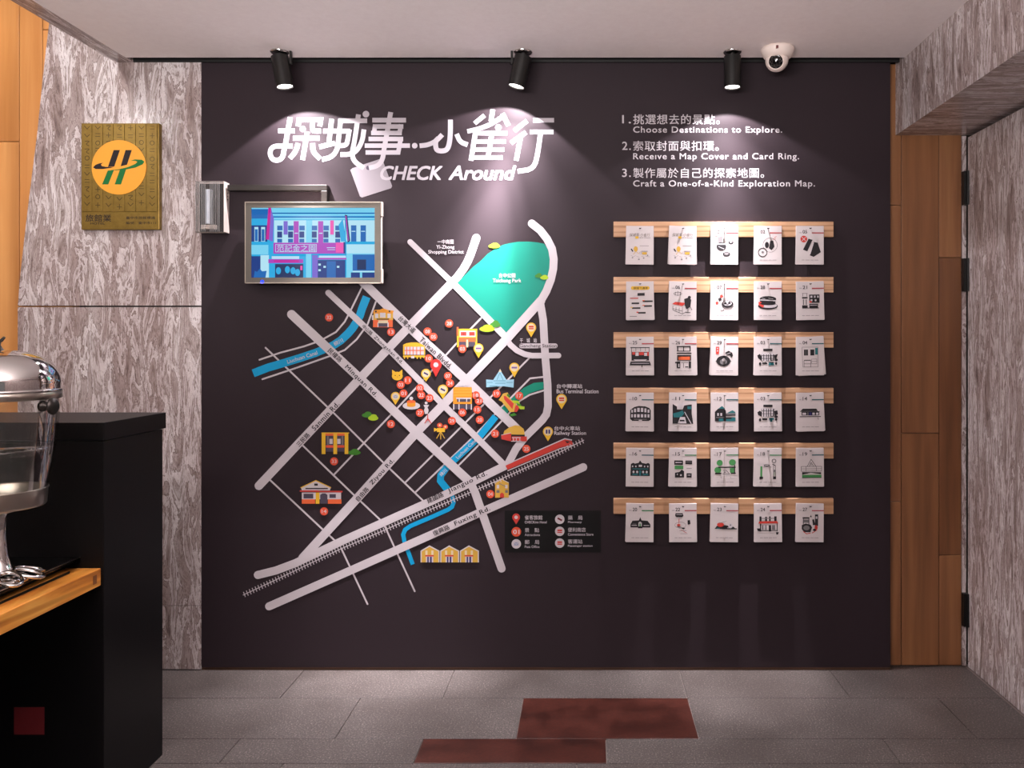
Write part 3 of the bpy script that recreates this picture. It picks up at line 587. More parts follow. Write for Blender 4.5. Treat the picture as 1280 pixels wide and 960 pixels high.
# ------------------------------------------------------------ screen
Yt = 3.135; kt = lambda x, y, l: (WX(x, Yt), Yt-l, WZ(y, Yt))
tx0, tx1, tz0, tz1 = WX(306.5, Yt), WX(475.5, Yt), WZ(353.8, Yt), WZ(252.5, Yt)
tv = thing('wall_screen', 'flat screen with champagne frame showing a blue and magenta shop front', 'screen', ((tx0+tx1)/2, D, tz0))
MB().box((tx0, Yt+.004, tz0), (tx1, Yt+.034, tz1)).build('back_shell', M_WHITEP, tv, .003)
sx0, sx1, sz0, sz1 = WX(314, Yt), WX(468.3, Yt), WZ(347, Yt), WZ(259.7, Yt)
fr = MB(); fr.box((tx0, Yt, tz0), (sx0, Yt+.006, tz1)); fr.box((sx1, Yt, tz0), (tx1, Yt+.006, tz1)); fr.box((sx0, Yt, tz0), (sx1, Yt+.006, sz0)); fr.box((sx0, Yt, sz1), (sx1, Yt+.006, tz1))
fr.build('bezel_frame', M_TVF, tv)
e_ = MB(); e_.box((tx0-.001, Yt-.0015, tz1-.002), (tx1+.001, Yt+.03, tz1+.001)); e_.box((tx0-.001, Yt-.0015, tz0-.001), (tx1+.001, Yt+.03, tz0+.002)); e_.box((tx0-.0012, Yt-.0015, tz0), (tx0+.0015, Yt+.03, tz1)); e_.build('edge_trim', mat('satin_trim', (176, 164, 150), .3, .6), tv)
for y0, y1 in ((252, 270), (336, 354)):
    MB().box((tx1, Yt+.002, WZ(y1, Yt)), (tx1+.007, Yt+.02, WZ(y0, Yt))).build('corner_clip', M_WHITEP, tv, .002)
d = D2(lambda x, y, l: kt(x, y, l-.0035), .0001, 's', 2e-5)
SB = dict(c0=(30, 172, 230), c1=(122, 214, 246), c2=(14, 104, 184), c3=(8, 56, 134), m=(175, 60, 190), m2=(200, 20, 150), pk=(240, 80, 180), w=(182, 232, 250), dk=(16, 46, 96), v=(120, 100, 210), lb=(190, 225, 250))
def sc(kk, x0, y0, x1, y1): d.rect(SB[kk], 300+x0*.1406, 240+y0*.1406, 300+x1*.1406, 240+y1*.1406)
sc('c0', 97, 138, 1198, 762); sc('c1', 97, 138, 1198, 185); sc('c2', 97, 150, 255, 240)
for y in (188, 222): sc('c2', 270, y-6, 1198, y+4); sc('c1', 270, y+6, 1198, y+22)
sc('w', 300, 250, 930, 450); sc('w', 940, 250, 1198, 440); sc('c1', 585, 250, 640, 450)
sc('c0', 97, 235, 240, 460); sc('c3', 97, 295, 240, 440)
for x in (125, 185): sc('w', x, 310, x+35, 440); sc('c2', x+4, 330, x+30, 436)
for x in (328, 425, 525, 636, 740, 845): sc('c2', x, 298, x+48, 340); sc('c3', x, 350, x+44, 405); sc('c2', x, 415, x+44, 448)
for x in (985, 1070): sc('c2', x, 295, x+48, 440); sc('w', x+5, 345, x+40, 352)
sc('v', 385, 258, 422, 378); sc('m', 475, 258, 520, 450); sc('m', 692, 258, 738, 450); sc('pk', 800, 252, 832, 378)
for x in (478, 695): sc('w', x+6, 362, x+36, 370)
d.poly(SB['m2'], [(300+x*.1406, 240+y*.1406) for x, y in ((250, 138), (275, 138), (255, 425), (228, 420))])
d.poly(SB['v'], [(300+x*.1406, 240+y*.1406) for x, y in ((275, 145), (298, 235), (290, 440), (255, 428))])
d.poly(SB['c0'], [(300+x*.1406, 240+y*.1406) for x, y in ((875, 290), (912, 240), (945, 440), (895, 440))])
d.poly(SB['dk'], [(300+x*.1406, 240+y*.1406) for x, y in ((930, 200), (952, 205), (978, 435), (955, 450))])
d.poly(SB['m'], [(300+x*.1406, 240+y*.1406) for x, y in ((934, 210), (944, 212), (966, 430), (958, 436))])
sc('m', 295, 450, 935, 548); sc('pk', 850, 448, 918, 538); sc('c3', 918, 445, 935, 545)
for a in ((312, 464, 680, 468), (312, 530, 680, 534), (312, 464, 316, 534), (676, 464, 680, 534)): sc('w', *a)
d.text(SB['w'], '范記金之園', 346, 306, 394, 314.5, .0)
sc('w', 770, 492, 845, 498); sc('w', 775, 510, 845, 515)
sc('c1', 97, 470, 250, 555); sc('c3', 97, 570, 180, 762); sc('w', 180, 560, 255, 762)
sc('lb', 280, 570, 525, 595); sc('m', 250, 597, 560, 632); sc('m2', 300, 606, 520, 622); sc('lb', 700, 565, 940, 585); sc('m', 690, 585, 955, 600)
sc('c0', 255, 640, 310, 762); sc('dk', 310, 640, 560, 762); sc('c1', 585, 550, 632, 762); sc('v', 640, 560, 690, 762); sc('c3', 690, 605, 935, 762); sc('c2', 770, 615, 850, 762)
for x, y in ((340, 700), (420, 690), (470, 700), (510, 715)): d.ell(SB['c0'], 300+x*.1406, 240+y*.1406, 3.2, 4.5)
sc('pk', 535, 655, 553, 695)
for x, y in ((705, 645), (750, 665), (705, 695), (870, 665)): sc('w', x-10, y-9, x+12, y+9)
sc('w', 945, 465, 1198, 545); sc('c1', 945, 545, 1198, 762); sc('c2', 1000, 555, 1198, 700); sc('dk', 1040, 600, 1120, 690); sc('w', 1000, 700, 1198, 712); sc('c3', 985, 715, 1065, 762); sc('c3', 1085, 715, 1198, 762)
d.poly(SB['c2'], [(300+x*.1406, 240+y*.1406) for x, y in ((120, 762), (130, 700), (150, 710), (175, 680), (195, 705), (235, 700), (225, 762))])
d.build('display_picture', tv)
MB().box((sx0-.002, Yt+.0036, sz0-.002), (sx1+.002, Yt+.0045, sz1+.002)).build('display_glass', mat('display_black', (5, 5, 6), .2), tv)
tag(MB().lathe([(.001, -.001), (.006, -.001), (.007, .0008)], (WX(328, Yt), Yt-.0015, WZ(352.3, Yt)), 20, axis=(0, -1, 0)).build('power_led', mat('blue_led', (20, 50, 255), .3, emit=2.5), tv), 'glowing blue power light')
MB().box(((tx0+tx1)/2-.08, Yt+.034, (tz0+tz1)/2-.05), ((tx0+tx1)/2+.08, D, (tz0+tz1)/2+.05)).build('wall_bracket', M_GUN, tv)
Ya = 3.165; z_ = WZ(234.5, Ya); xa, xb_ = WX(284, Ya), WX(405, Ya); r_ = .0115
tv_arm = MB(); tv_arm.box((xa, Ya, z_-r_), (xb_+r_, D-.0002, z_+r_)); tv_arm.box((xb_-r_, Ya, tz1-.02), (xb_+r_, D-.0002, z_-r_))
tag(tv_arm.build('cable_duct', M_GUN, tv, .002), 'dark metal duct running left from above the screen')
cb_ = [W(478, 302, 3.17), W(481, 315, 3.185), W(485, 328, 3.192), W(489, 339, 3.196)]
MB().tube(cb_, .0022, 8).build('cable', M_LAMP, tv)

# ------------------------------------------------------------ emergency light
ex0, ex1, ez0, ez1 = WX(244, 3.155), WX(280, 3.155), WZ(290.5, 3.155), WZ(226, 3.155)
el = thing('emergency_light', 'clear ribbed emergency light box mounted at the stone edge left of the screen', 'emergency light', ((ex0+ex1)/2, D, ez0))
MB().box((ex0+.004, 3.182, ez0+.002), (ex1+.0005, D, ez1-.002)).build('base_housing', M_WHITEP, el, .004)
c = MB(); yf = 3.155; n = 16
c.box((ex0, yf+.003, ez1-.003), (ex1, 3.182, ez1)); c.box((ex0, yf+.003, ez0), (ex1, 3.182, ez0+.003)); c.box((ex0, yf+.003, ez0), (ex0+.002, 3.182, ez1)); c.box((ex1-.002, yf+.003, ez0), (ex1, 3.182, ez1))
for i in range(n):
    xa_ = ex0 + (ex1-ex0)*.85*i/n; xb2 = ex0 + (ex1-ex0)*.85*(i+1)/n; xm = (xa_+xb2)/2
    c.add([(xa_, yf+.003, ez0), (xm, yf, ez0), (xb2, yf+.003, ez0), (xa_, yf+.003, ez1), (xm, yf, ez1), (xb2, yf+.003, ez1)], [(0, 1, 4, 3), (1, 2, 5, 4)])
c.add([(ex0+(ex1-ex0)*.85, yf+.003, ez0), (ex1, yf+.003, ez0), (ex1, yf+.003, ez1), (ex0+(ex1-ex0)*.85, yf+.003, ez1)], [(0, 1, 2, 3)])
c.build('ribbed_cover', M_COVER, el)
MB().box((ex0+.006, 3.1795, ez0+.006), (ex1-.006, 3.182, ez1-.006)).build('reflector', M_DARKIN, el)
MB().box((ex1-.0022, 3.1565, ez0+.002), (ex1+.0008, D, ez1-.002)).build('side_panel', M_WHITEP, el, .0006)
for i in range(14):
    if i in (6, 7): continue
    xr = ex0 + .003 + (ex1-ex0-.006)*.84*i/13
    MB().box((xr-.0006, yf-.0006, ez0+.004), (xr+.0006, yf+.003, ez1-.004)).build('cover_rib', M_RIB, el)
xt = WX(261, 3.166)
MB().cyl((xt, 3.1685, WZ(280, 3.166)), (xt, 3.1685, WZ(237, 3.166)), .0128, n=24).build('tube_lamp', mat('frosted_tube', (205, 212, 222), .3), el)
MB().box((xt-.03, 3.161, WZ(286.5, 3.166)), (xt+.03, 3.1795, WZ(281, 3.166))).build('lamp_socket', M_WHITEP, el, .002)
for y, r2 in ((242, .0014), (246, .0014), (250, .0024)):
    MB().cyl((ex1+.0015, 3.182, WZ(y, 3.19)), (ex1+.0035, 3.182, WZ(y, 3.19)), r2, n=10).build('indicator_button', M_HINGE, el)

# ------------------------------------------------------------ brass plaque
Yp = 3.178; fp = lambda x, y, l: (WX(x, Yp), Yp-l, WZ(y, Yp)); Q = lambda x, y: (80+x*.1979, 120+y*.1979)
qx0, qx1, qz0, qz1 = WX(101.5, Yp), WX(199, Yp), WZ(287, Yp), WZ(154, Yp)
pq = thing('brass_plaque', 'square-edged brass hotel plaque with round yellow emblem on the stone wall', 'plaque', ((qx0+qx1)/2, D, qz0))
MB().box((qx0, Yp, qz0), (qx1, D, qz1)).build('plate', M_BRASS, pq, .002)
ce_ = [102.8, 116, 129.5, 143, 156.8, 170.6, 183.9, 197.5]
for i in range(7):
    MB().box((WX(ce_[i]+.9, Yp), Yp-.0026, WZ(264.5, Yp)), (WX(ce_[i+1]-.9, Yp), Yp, WZ(155.5, Yp))).build('relief_strip', M_BRASS, pq, .0004)
    d = D2(lambda x, y, l: fp(x, y, l+.0027), .0001); rnd = random.Random(i+3)
    y = 160
    while y < 262:
        cx_ = (ce_[i]+ce_[i+1])/2; k = rnd.randrange(5); c = (96, 76, 34)
        if k == 0: d.ring(c, cx_, y, 2.6, 2.6, .9)
        elif k == 1: d.line(c, .9, [(cx_-3.4, y-2.5), (cx_, y+1.5), (cx_+3.4, y-2)])
        elif k == 2: d.line(c, .9, [(cx_, y-3.4), (cx_, y+3)]); d.line(c, .9, [(cx_-3, y), (cx_+3, y)])
        elif k == 3: d.line(c, .8, [(cx_-3, y-2), (cx_+3, y-2)]); d.line(c, .8, [(cx_-3, y+1.4), (cx_+3, y+1.4)])
        else: d.line(c, .9, sm([(cx_-3, y-2.5), (cx_+4, y-3), (cx_-2, y+1), (cx_+2.5, y+3.2)]))
        y += rnd.uniform(8.5, 11)
    ob = d.build('relief_mark', pq); ob.data.materials[0] = M_BRASSD
ec = Q(351, 452); MB().cyl((WX(ec[0], Yp), Yp-.0045, WZ(ec[1], Yp)), (WX(ec[0], Yp), Yp, WZ(ec[1], Yp)), 34*Yp/F, n=64, smooth=False).build('emblem_disc', mat('emblem_gold', (222, 150, 44), .45, .0, .3), pq)
d = D2(lambda x, y, l: fp(x, y, l+.0046), .0001)
def qp(c, *a): d.poly(c, [Q(a[i], a[i+1]) for i in range(0, len(a), 2)])
BK = (30, 22, 26); GR = (10, 112, 50)
qp(BK, 318, 343, 358, 343, 322, 447, 282, 449); qp(BK, 393, 343, 433, 343, 402, 436, 362, 446)
qp(GR, 281, 472, 320, 470, 284, 560, 245, 560); qp(GR, 358, 466, 400, 456, 364, 560, 324, 560)
qp(BK, 188, 453, 202, 437, 228, 427, 252, 423, 238, 434, 244, 444, 268, 449, 320, 450, 300, 456, 250, 463, 205, 463)
qp(GR, 425, 411, 452, 402, 495, 404, 513, 416, 500, 434, 455, 454, 390, 467, 330, 471, 296, 470, 350, 464, 410, 450, 455, 430, 468, 418, 455, 411)
d.build('emblem_print', pq)
d = D2(fp, .0003)
d.text(BK, '旅館業', 107, 268.2, 139, 277, .012); d.text(BK, 'HOTEL', 113, 278, 131, 280.6, .02)
d.build('plaque_title', pq); d = D2(fp, .0003)
d.text(BK, '臺中市旅館標識', 157.5, 270.5, 194, 274, .01); d.text(BK, '編號：臺中市111', 157.5, 277, 195, 280.3, .01); d.build('plaque_lettering', pq)
MB().box((WX(104, Yp), Yp-.0012, WZ(284.8, Yp)), (WX(196, Yp), Yp, WZ(284, Yp))).build('lower_rule', M_BRASS, pq)

# ------------------------------------------------------------ rails with pegs, and card stacks
CXS = [799.8, 853.3, 905.2, 959.3, 1011.8]
RT = [277, 346.2, 415.2, 485, 554, 623.2]
RP = .018; Yf = D-RP
ordn = ['topmost', 'second', 'third', 'fourth', 'fifth', 'lowest']
for r, yt in enumerate(RT):
    x0, x1 = WX(767, Yf), WX(1042, Yf); z1, z0 = WZ(yt, Yf), WZ(yt+19.3, Yf)
    rl = thing('wooden_rail', f'pale wooden rail on the dark board, {ordn[r]} of the six card rails', 'rail', ((x0+x1)/2, D, z0), (0, 0, 0), 'card rails on the mural')
    MB().box((x0, Yf, z0), (x1, D-.0006, z1)).build('rail_board', M_RAIL, rl, .001)
    for cx_ in CXS:
        x, z = WX(cx_, Yf), WZ(yt+9.2, Yf)
        p = MB(); p.cyl((x, Yf+.002, z), (x, Yf-.0165, z), .0019, n=10); p.tube([(x-.004, Yf-.0165, z+.0015), (x, Yf-.0168, z), (x+.004, Yf-.0165, z+.0015)], .0016, 8)
        p.build('peg', M_PEG, rl)
cards = {
(0,0): ('cover', None), (0,1): ('cover', None), (1,0): ('list', None),
(0,2): ('01', 'R', "p S 9 14 15 13 15 24 10 24;e K 13.5 26 6.3 5.5;r W 8 22 19.5 24;l K .8 8 24 19.5 24;l W .6 10 26 17 29;e K 25.5 20.5 3.3 2.3;e W 25.5 20 1.6 1;e K 20 35.5 4.8 3;e S 20 35 3 1.6;r R 5 12 9 12.6;r R 5 13.5 9 14.1", 'noodle bowl drawing'),
(0,3): ('02', 'R', "o K 20 24 9 9 .4;e K 16 24 2.6 4;p K 20 19 24 18.5 25.5 26 22 30.5 18.5 28;o K 10.7 33.3 5.4 5.4 1;e S 10.7 33 1.6 1.4;l R .5 25 15 28 13;l R .5 24 17 27 16", 'pastry and round plate drawing'),
(0,4): ('05', 'R', "e R 9.5 16.5 4.3 4.3;l W .7 7 14 12 19;l W .7 7 19 12 14;p K 15.5 16 20.5 17.5 14 32 8.5 30;p K 22 20 27 21 31 33 22 39 17 37;l W .6 22 21 17.5 36", 'two dark long bags drawing'),
(1,1): ('06', 'R', "l K .5 8 13 8 17;l K .5 11 12 11 18;l K .5 14 13 14 17;o K 11 15.5 5 2 .5;p R 4 28.5 8 25.7 21.7 27 17 31;l K .6 5 31 5 36 17 41 22 38;l K .5 17 31.5 17 41;l K .5 9 32 9 38;l K .5 13 33 13 39;l K .5 5 34 17 37.5;p K 19 22 22 21 25 20 28 23 27 32 22 35 20 30;e K 25.5 20 2 2;l K .8 24 34 24 39;l K .8 21 39 27 39;l K .7 27 32 29 36", 'diners at red table drawing'),
(1,2): ('07', 'R', "p R 11 18 14 16 16 19 13 21;p K 9 22 12 20 14 23 11 25;p R 6 26 9 25 10 28 7 29;e K 21 28.5 7.5 4.8;e W 21 27.5 5.5 3;e K 18.5 27.5 1.8 1.5;e K 23.5 27 1.8 1.5;e S 21 29 2 1.2;l K .7 14 31 18 34.5 25 34.5 28.5 31;l K .8 12 36 14.5 37 17 35.5", 'bowl with red diamond drawing'),
(1,3): ('28', 'R', "e K 17.5 22 10.5 3.6;p K 7 24 27 25 27 27 8 27;p W 8 22.5 27 23.5 27 24.6 8 24;e K 17.5 31 12.5 4.5;e W 18.5 30.3 10.5 3;p R 5.5 26 8.5 25.5 13 31 11 33 6 30;e K 17.5 28 10 2;l W .5 10 21 14 22;l W .5 18 21 24 22", 'stacked sandwich drawing'),
(1,4): ('21', 'R', "r K 7 19.5 14 21.5;r K 7 30 14 34;r K 16 16.5 29 27;r W 17.5 18 20 20.5;r W 22 18 24 20.5;r W 26 18 28 20.5;r W 17.5 22.5 20 25;r R 16 24.5 19 26.8;r W 23 22.5 25 25;r K 16 28 27 33.5;r S 8 22.5 9.5 29.5;r S 11.5 22.5 13 29.5;l K .5 7 15 14 15;l K .5 8 15 8 19;l K .5 13 15 13 19;r W 17 29.5 26 30.2;r K 7 33 28 34", 'block building drawing'),
(2,0): ('25', 'R', "r K 5 13 29.5 14;l K .6 6.5 14 6.5 19;l K .5 12 14 12 18;l K .5 18 14 18 18;l K .5 24 14 24 18;l K .6 28.5 14 28.5 19;r K 6.5 19 28.5 30;r R 7.5 19.2 11 22.5;r W 11.5 19.5 15.5 24;r R 16 19.2 22 23;r W 22.5 20 26 24;r R 26 19.2 28.3 24;p W 9 28.5 26 28.5 24 30 11 30;p K 12 24 23 24 25 28.5 11 28.5;p K 5.5 31 29.5 31 31 36 4 36;r W 6.5 33 28.8 33.7;r K 19 35.5 20 38.5", 'red awning stall drawing'),
(2,1): ('26', 'R', "r K 9.5 11.5 27 13;r K 10 13 11.5 18;r K 17.5 13 18.6 18;r K 25.5 13 27 18;r K 9.5 17.5 27 18.5;r K 9.5 20 28 21.5;r K 10 23 27.5 30;r O 11.5 25 26 29;r K 9.5 31 14 39.5;r K 24.5 31 27.5 39.5;r W 11.5 34 12.8 38;r S 15 32 24 32.8;l K .6 18 33 18 39;r K 20 37.3 24 38.7;r K 7.5 31.5 10 33.5", 'orange food cart drawing'),
(2,2): ('29', 'R', "r R 6.5 12.5 10.5 22;r W 7.7 14 9.2 15.5;r W 7.7 17 9.2 18.5;e K 16 30.5 8.8 6.8;p K 6 30.5 9 28.8 9 32.2;p K 26 30.5 23 28.5 23 32.5;e S 16 31.5 4.5 3.5;e W 16.5 29 2 2;p K 18 20 22.5 17.5 27 20 28 24 26 26 24 23 20 23;l W .5 19 22 25 20", 'round steamed dumpling drawing'),
(2,3): ('03', 'T', "r K 11.5 15 23 18;p K 4 23.5 7 21.5 9 24 9 30 5 27;p K 25 23 30 21.5 27.5 28 25.5 28;e K 27.5 29 2.2 1.8;r K 9 22 25 30;r W 9.6 19.5 11.6 30;r W 12.6 20 15 31;r W 16 20.5 17.5 30;r W 18.5 19.5 20.5 30;r W 21.5 20 23.6 29;r K 9 23.5 25 24.2;r K 9 27 25 27.6;e K 7.5 34 1.6 2;r K 10 32.3 16.5 34.5;r T 18 32 25 36;r K 18 31.8 25 32.8;e K 27.5 33.5 1.5 1.8", 'round wall of windows drawing, teal foot'),
(2,4): ('04', 'T', "l S .5 7 13 27 13 27 38 8 38 7 13;r K 9.5 16 14.5 23.5;r S 11.7 16 12.3 23.5;r K 17.5 16 22.5 23.5;r T 23.5 14 26.8 22.5;r K 9.5 29 18 30;l K .5 9.5 30 9.5 38 18 38 18 30;l K .5 9.5 34 18 34;l S .5 19 28 25.5 28 25.5 34 19 34 19 28;l S .5 19 31 25.5 31", 'narrow window facade drawing'),
(3,0): ('10', 'T', "p K 5 22 10 18 16 16.5 24 17 29 19 31 22 31 34 28 35.5 8 35.5 5 33;r W 6.5 21.5 8.5 25;r W 10 20 12.5 24.5;r W 14 19 17 24;r W 18.5 19 21.5 24;r W 23 19.6 25.5 24.5;r W 27 21 29.3 25;r W 6.5 27 8.5 31;r W 10 27 12.5 31;r W 14 27 17 31;r W 18.5 27 21.5 31;r W 23 27 25.5 31;r W 27 27 29.3 31;r S 10 33 26 33.8;r W 16 34 20 35.4", 'curved two storey arcade drawing'),
(3,1): ('11', 'T', "p K 4.5 14 10 17.5 10 21 17 21 19 16 24 15 28.5 14.5 28.5 26 30.5 39 4.5 39;p W 12 13.5 18 13.5 17 20 11 20;p T 5 26 13 24 17 22 19 26 15 31 6 31;p W 14 30.5 20 30.5 22 38.5 11 38.5;r K 13.5 34 19.5 36;p W 19 24 20 24 28.5 39 27.5 39;r T 23 17 28 20.5", 'street view with teal trees drawing'),
(3,2): ('12', 'T', "p T 8 21 14 16.5 18 20 8 22;p K 5 24 9 20 17 20 19 22.5 19 36 5 36;r W 8 25.5 10 29;r W 12 25.5 14 29;r S 6.5 30.5 17 31.5;r T 10 32.5 16 35.8;p T 21 25 27 22 30.5 24 31 27 21 27;r S 19 25.5 31 29;r K 19 27.5 31 29;r T 19 31 31 36;r K 19 31 26 33", 'teal roofed brick house drawing'),
(3,3): ('03', 'T', "r K 11.5 15 23 18;p K 4 24.5 7 22.5 9 24 9 30 5 28;p K 25 23 29 22 30 27 25.5 29;e K 27.5 30 2.2 1.8;r K 9 20 25 30;r W 9.6 19 11.4 30;r W 12.4 19 15 31;r W 16 19.5 17.5 30;r W 18.5 19 20.5 30;r W 21.5 19 23.6 29;r K 9 22.5 25 23.2;r K 9 26 25 26.6;e K 7.5 34 1.6 2;r K 10 32 16.5 34.5;r T 18.5 31.5 25 34;r T 20 34 23 36.5;e K 27.5 33.5 1.5 1.8", 'round wall of windows drawing'),
(3,4): ('14', 'T', "p K 8 20 25 20 27 23 5 23;l K .6 4.5 23.5 29.5 23.5;r K 6.5 23.5 28.5 28.5;r W 7.5 25 12 27.8;r S 13.5 24.5 15 28.5;r W 20 25 23 27.8;r W 24.5 25 27.5 27.8;r K 4 29.5 30.5 30.5;l K .5 27 31 27.5 34;r N 16 24.5 19 28.5", 'long low roofed hall drawing'),
(4,0): ('16', 'T', "p K 6 20 9 18.5 11 19.5 15.5 18.5 17.5 15.5 20 18.5 25 19.5 28 18.5 30 20 30 35 5.5 35;r W 7.5 22 9 24;r W 11.5 22 13 24;r W 16 21 20 23.5;r W 22.5 22 24 24;r W 26.5 22 28 24;r T 8 25.5 28 26.8;e W 9.5 30 1.3 1.6;e W 14 30 1.3 1.6;e W 21.5 30 1.3 1.6;e W 26 30 1.3 1.6;r T 16.5 28 19 35;r T 8 32 15 34;r T 21 32 28 34", 'dark palace front drawing with teal doors'),
(4,1): ('15', 'G', "r K 6.5 15.5 17.5 21;r W 8 17.5 16 18.6;r K 20.5 15.5 29 20;r S 21 17 28.5 17.6;r G 7 22 18 26.5;r S 22 25 28.5 25.7;p K 13 30 16 27 19 29 19 37 7.5 37 7.5 31;r W 10 32 11 34;r W 14 33 16 35;r K 22 31.5 28.5 37;r W 23.5 33.5 27 34.3", 'stacked benches and green panel drawing'),
(4,2): ('17', 'G', "e G 11 18.5 3.8 3.8;e G 8.5 27.5 4.3 4;e G 27 18 4.3 4;p G 23.5 25.5 30 24.5 30 31 24 31;r K 9 23.3 31 25;r K 29 21 30.3 32.8;r K 5 30.8 13 32.8;l K .6 15 28 19 28 21 30 23 32.5 14 32.5;r K 16 29.8 18.5 30.6;r K 25 31 31 32.6;l S .4 12 36 13 38;l S .4 24 36 25 38", 'green trees beside bridge drawing'),
(4,3): ('18', 'G', "r G 8 23 10.5 36;r K 7 36 11.5 39;o K 25 16 2.4 2.2 .8;l K .9 23 20 27 22;l K .5 24.5 20 24.5 36;l K .5 27 22 27 36;r K 24 35.5 27.8 39;o K 16 22 3.2 1.6 .5;l K .6 12 21 22 24;l K .6 12 24 20 21;r S 24.9 27 26.6 30;l G .5 25.8 30 25.8 35", 'green pillar and tall lamp drawing'),
(4,4): ('19', 'T', "l K .6 13.5 23 18.5 14 24.5 23;l K .5 16 23 18.5 18 21.5 23;o K 18.5 20 1.2 1.2 .5;l K .5 6 23 31.5 23 31.5 29 6 29 6 23;l K .4 6 26 31.5 26;l K .4 12 23 12 29;l K .4 25 23 25 29;p K 7 30 31 30.5 31 33 18 31 7 33.5;r G 7 33.5 31.3 37;r K 7 36.8 31.3 37.6", 'glass pyramid drawing over green base'),
(5,0): ('20', 'G', "p K 8 21.5 16 21 17.7 17 19.5 21 27 21.5 30.5 26 30.5 30 5.5 30 5.5 26;r W 7 27 13.5 27.8;r W 22 27 29 27.8;p W 15.5 28.5 15.5 24 17.5 22.5 19.7 24 19.7 28.5;r G 16.7 25 18.5 28.5;r K 15 29 20.5 31;r S 8 25.3 13 26", 'wide dark station hall drawing'),
(5,1): ('22', 'R', "p K 8 12 17 12 18 15.5 16 17 9 17 7.5 15.5;r W 9 13.5 16.5 14.1;l R .7 12.3 19 12.3 25;e R 12 27 2.2 1.6;l K .7 9.5 29 15 29;o S 14 27 7 3.8 .4;p K 23 21 26 20.5 26.8 25.5 23.5 26.5;p K 15 30 20.5 30.5 18 32.5 16 31.5;l R .6 15 33 22 37;l S .4 13 34 22 34;l S .4 14 38 23 38", 'lantern over small pond drawing'),
(5,2): ('23', 'R', "p K 5 32 8 28 18 27 29 29 32 32;e R 12.5 26.5 4.4 2.8;e W 25 27.5 3 3;e K 25 26.8 .8 .8;r T 8 30.5 12 31.7;r K 15 30.8 33 32.2;l S .4 10 25 20 22;r W 21 30 26 30.8", 'red dish and white dome drawing'),
(5,3): ('24', 'R', "r K 6.5 16 9 22;r K 13.5 16.5 16 22;r K 18.5 16 20.5 22;r K 25 16 28 22;r S 9 18 25 19;p R 6 22 28.5 22 30 25 5 25;r K 7 25 8.5 35;r K 28 25 29 35;r K 10 27 11 33;r K 14 27 15 33;r K 18 27 21 35;r S 22 27 26 33;r K 7 33.5 29 34.3;p K 3 31 7 31 7 35 4 34;p K 27 36 30.5 36 29.5 39 27.5 39;r W 11.5 28 13.5 32", 'red roofed gate drawing'),
(5,4): ('27', 'R', "r K 8 17 16.5 19;r K 8.5 19 9.4 26;r K 15.5 19 16.4 26;r S 9.5 20 15.5 24;p K 7 27 12 25 18 26.5 20 30 18 36 10 36 7 32;e S 13 30.5 4 3;r K 23.5 13.5 27.5 28;r W 24.4 16 26.5 19;p K 20 20 22.5 19.5 24 27 21 27;l R 1 9 35 13 38 18 37;e R 25 30 2 3;l R 1 20 37 26 33;p K 17 17 19.5 17 18.5 14;e K 23 33 2 1.6", 'teapot and burner drawing in red and black')}
colname = ['first', 'second', 'third', 'fourth', 'fifth']
HC = {'R': (176, 66, 72), 'T': (34, 96, 104), 'G': (60, 132, 84)}
leanr = random.Random(5)
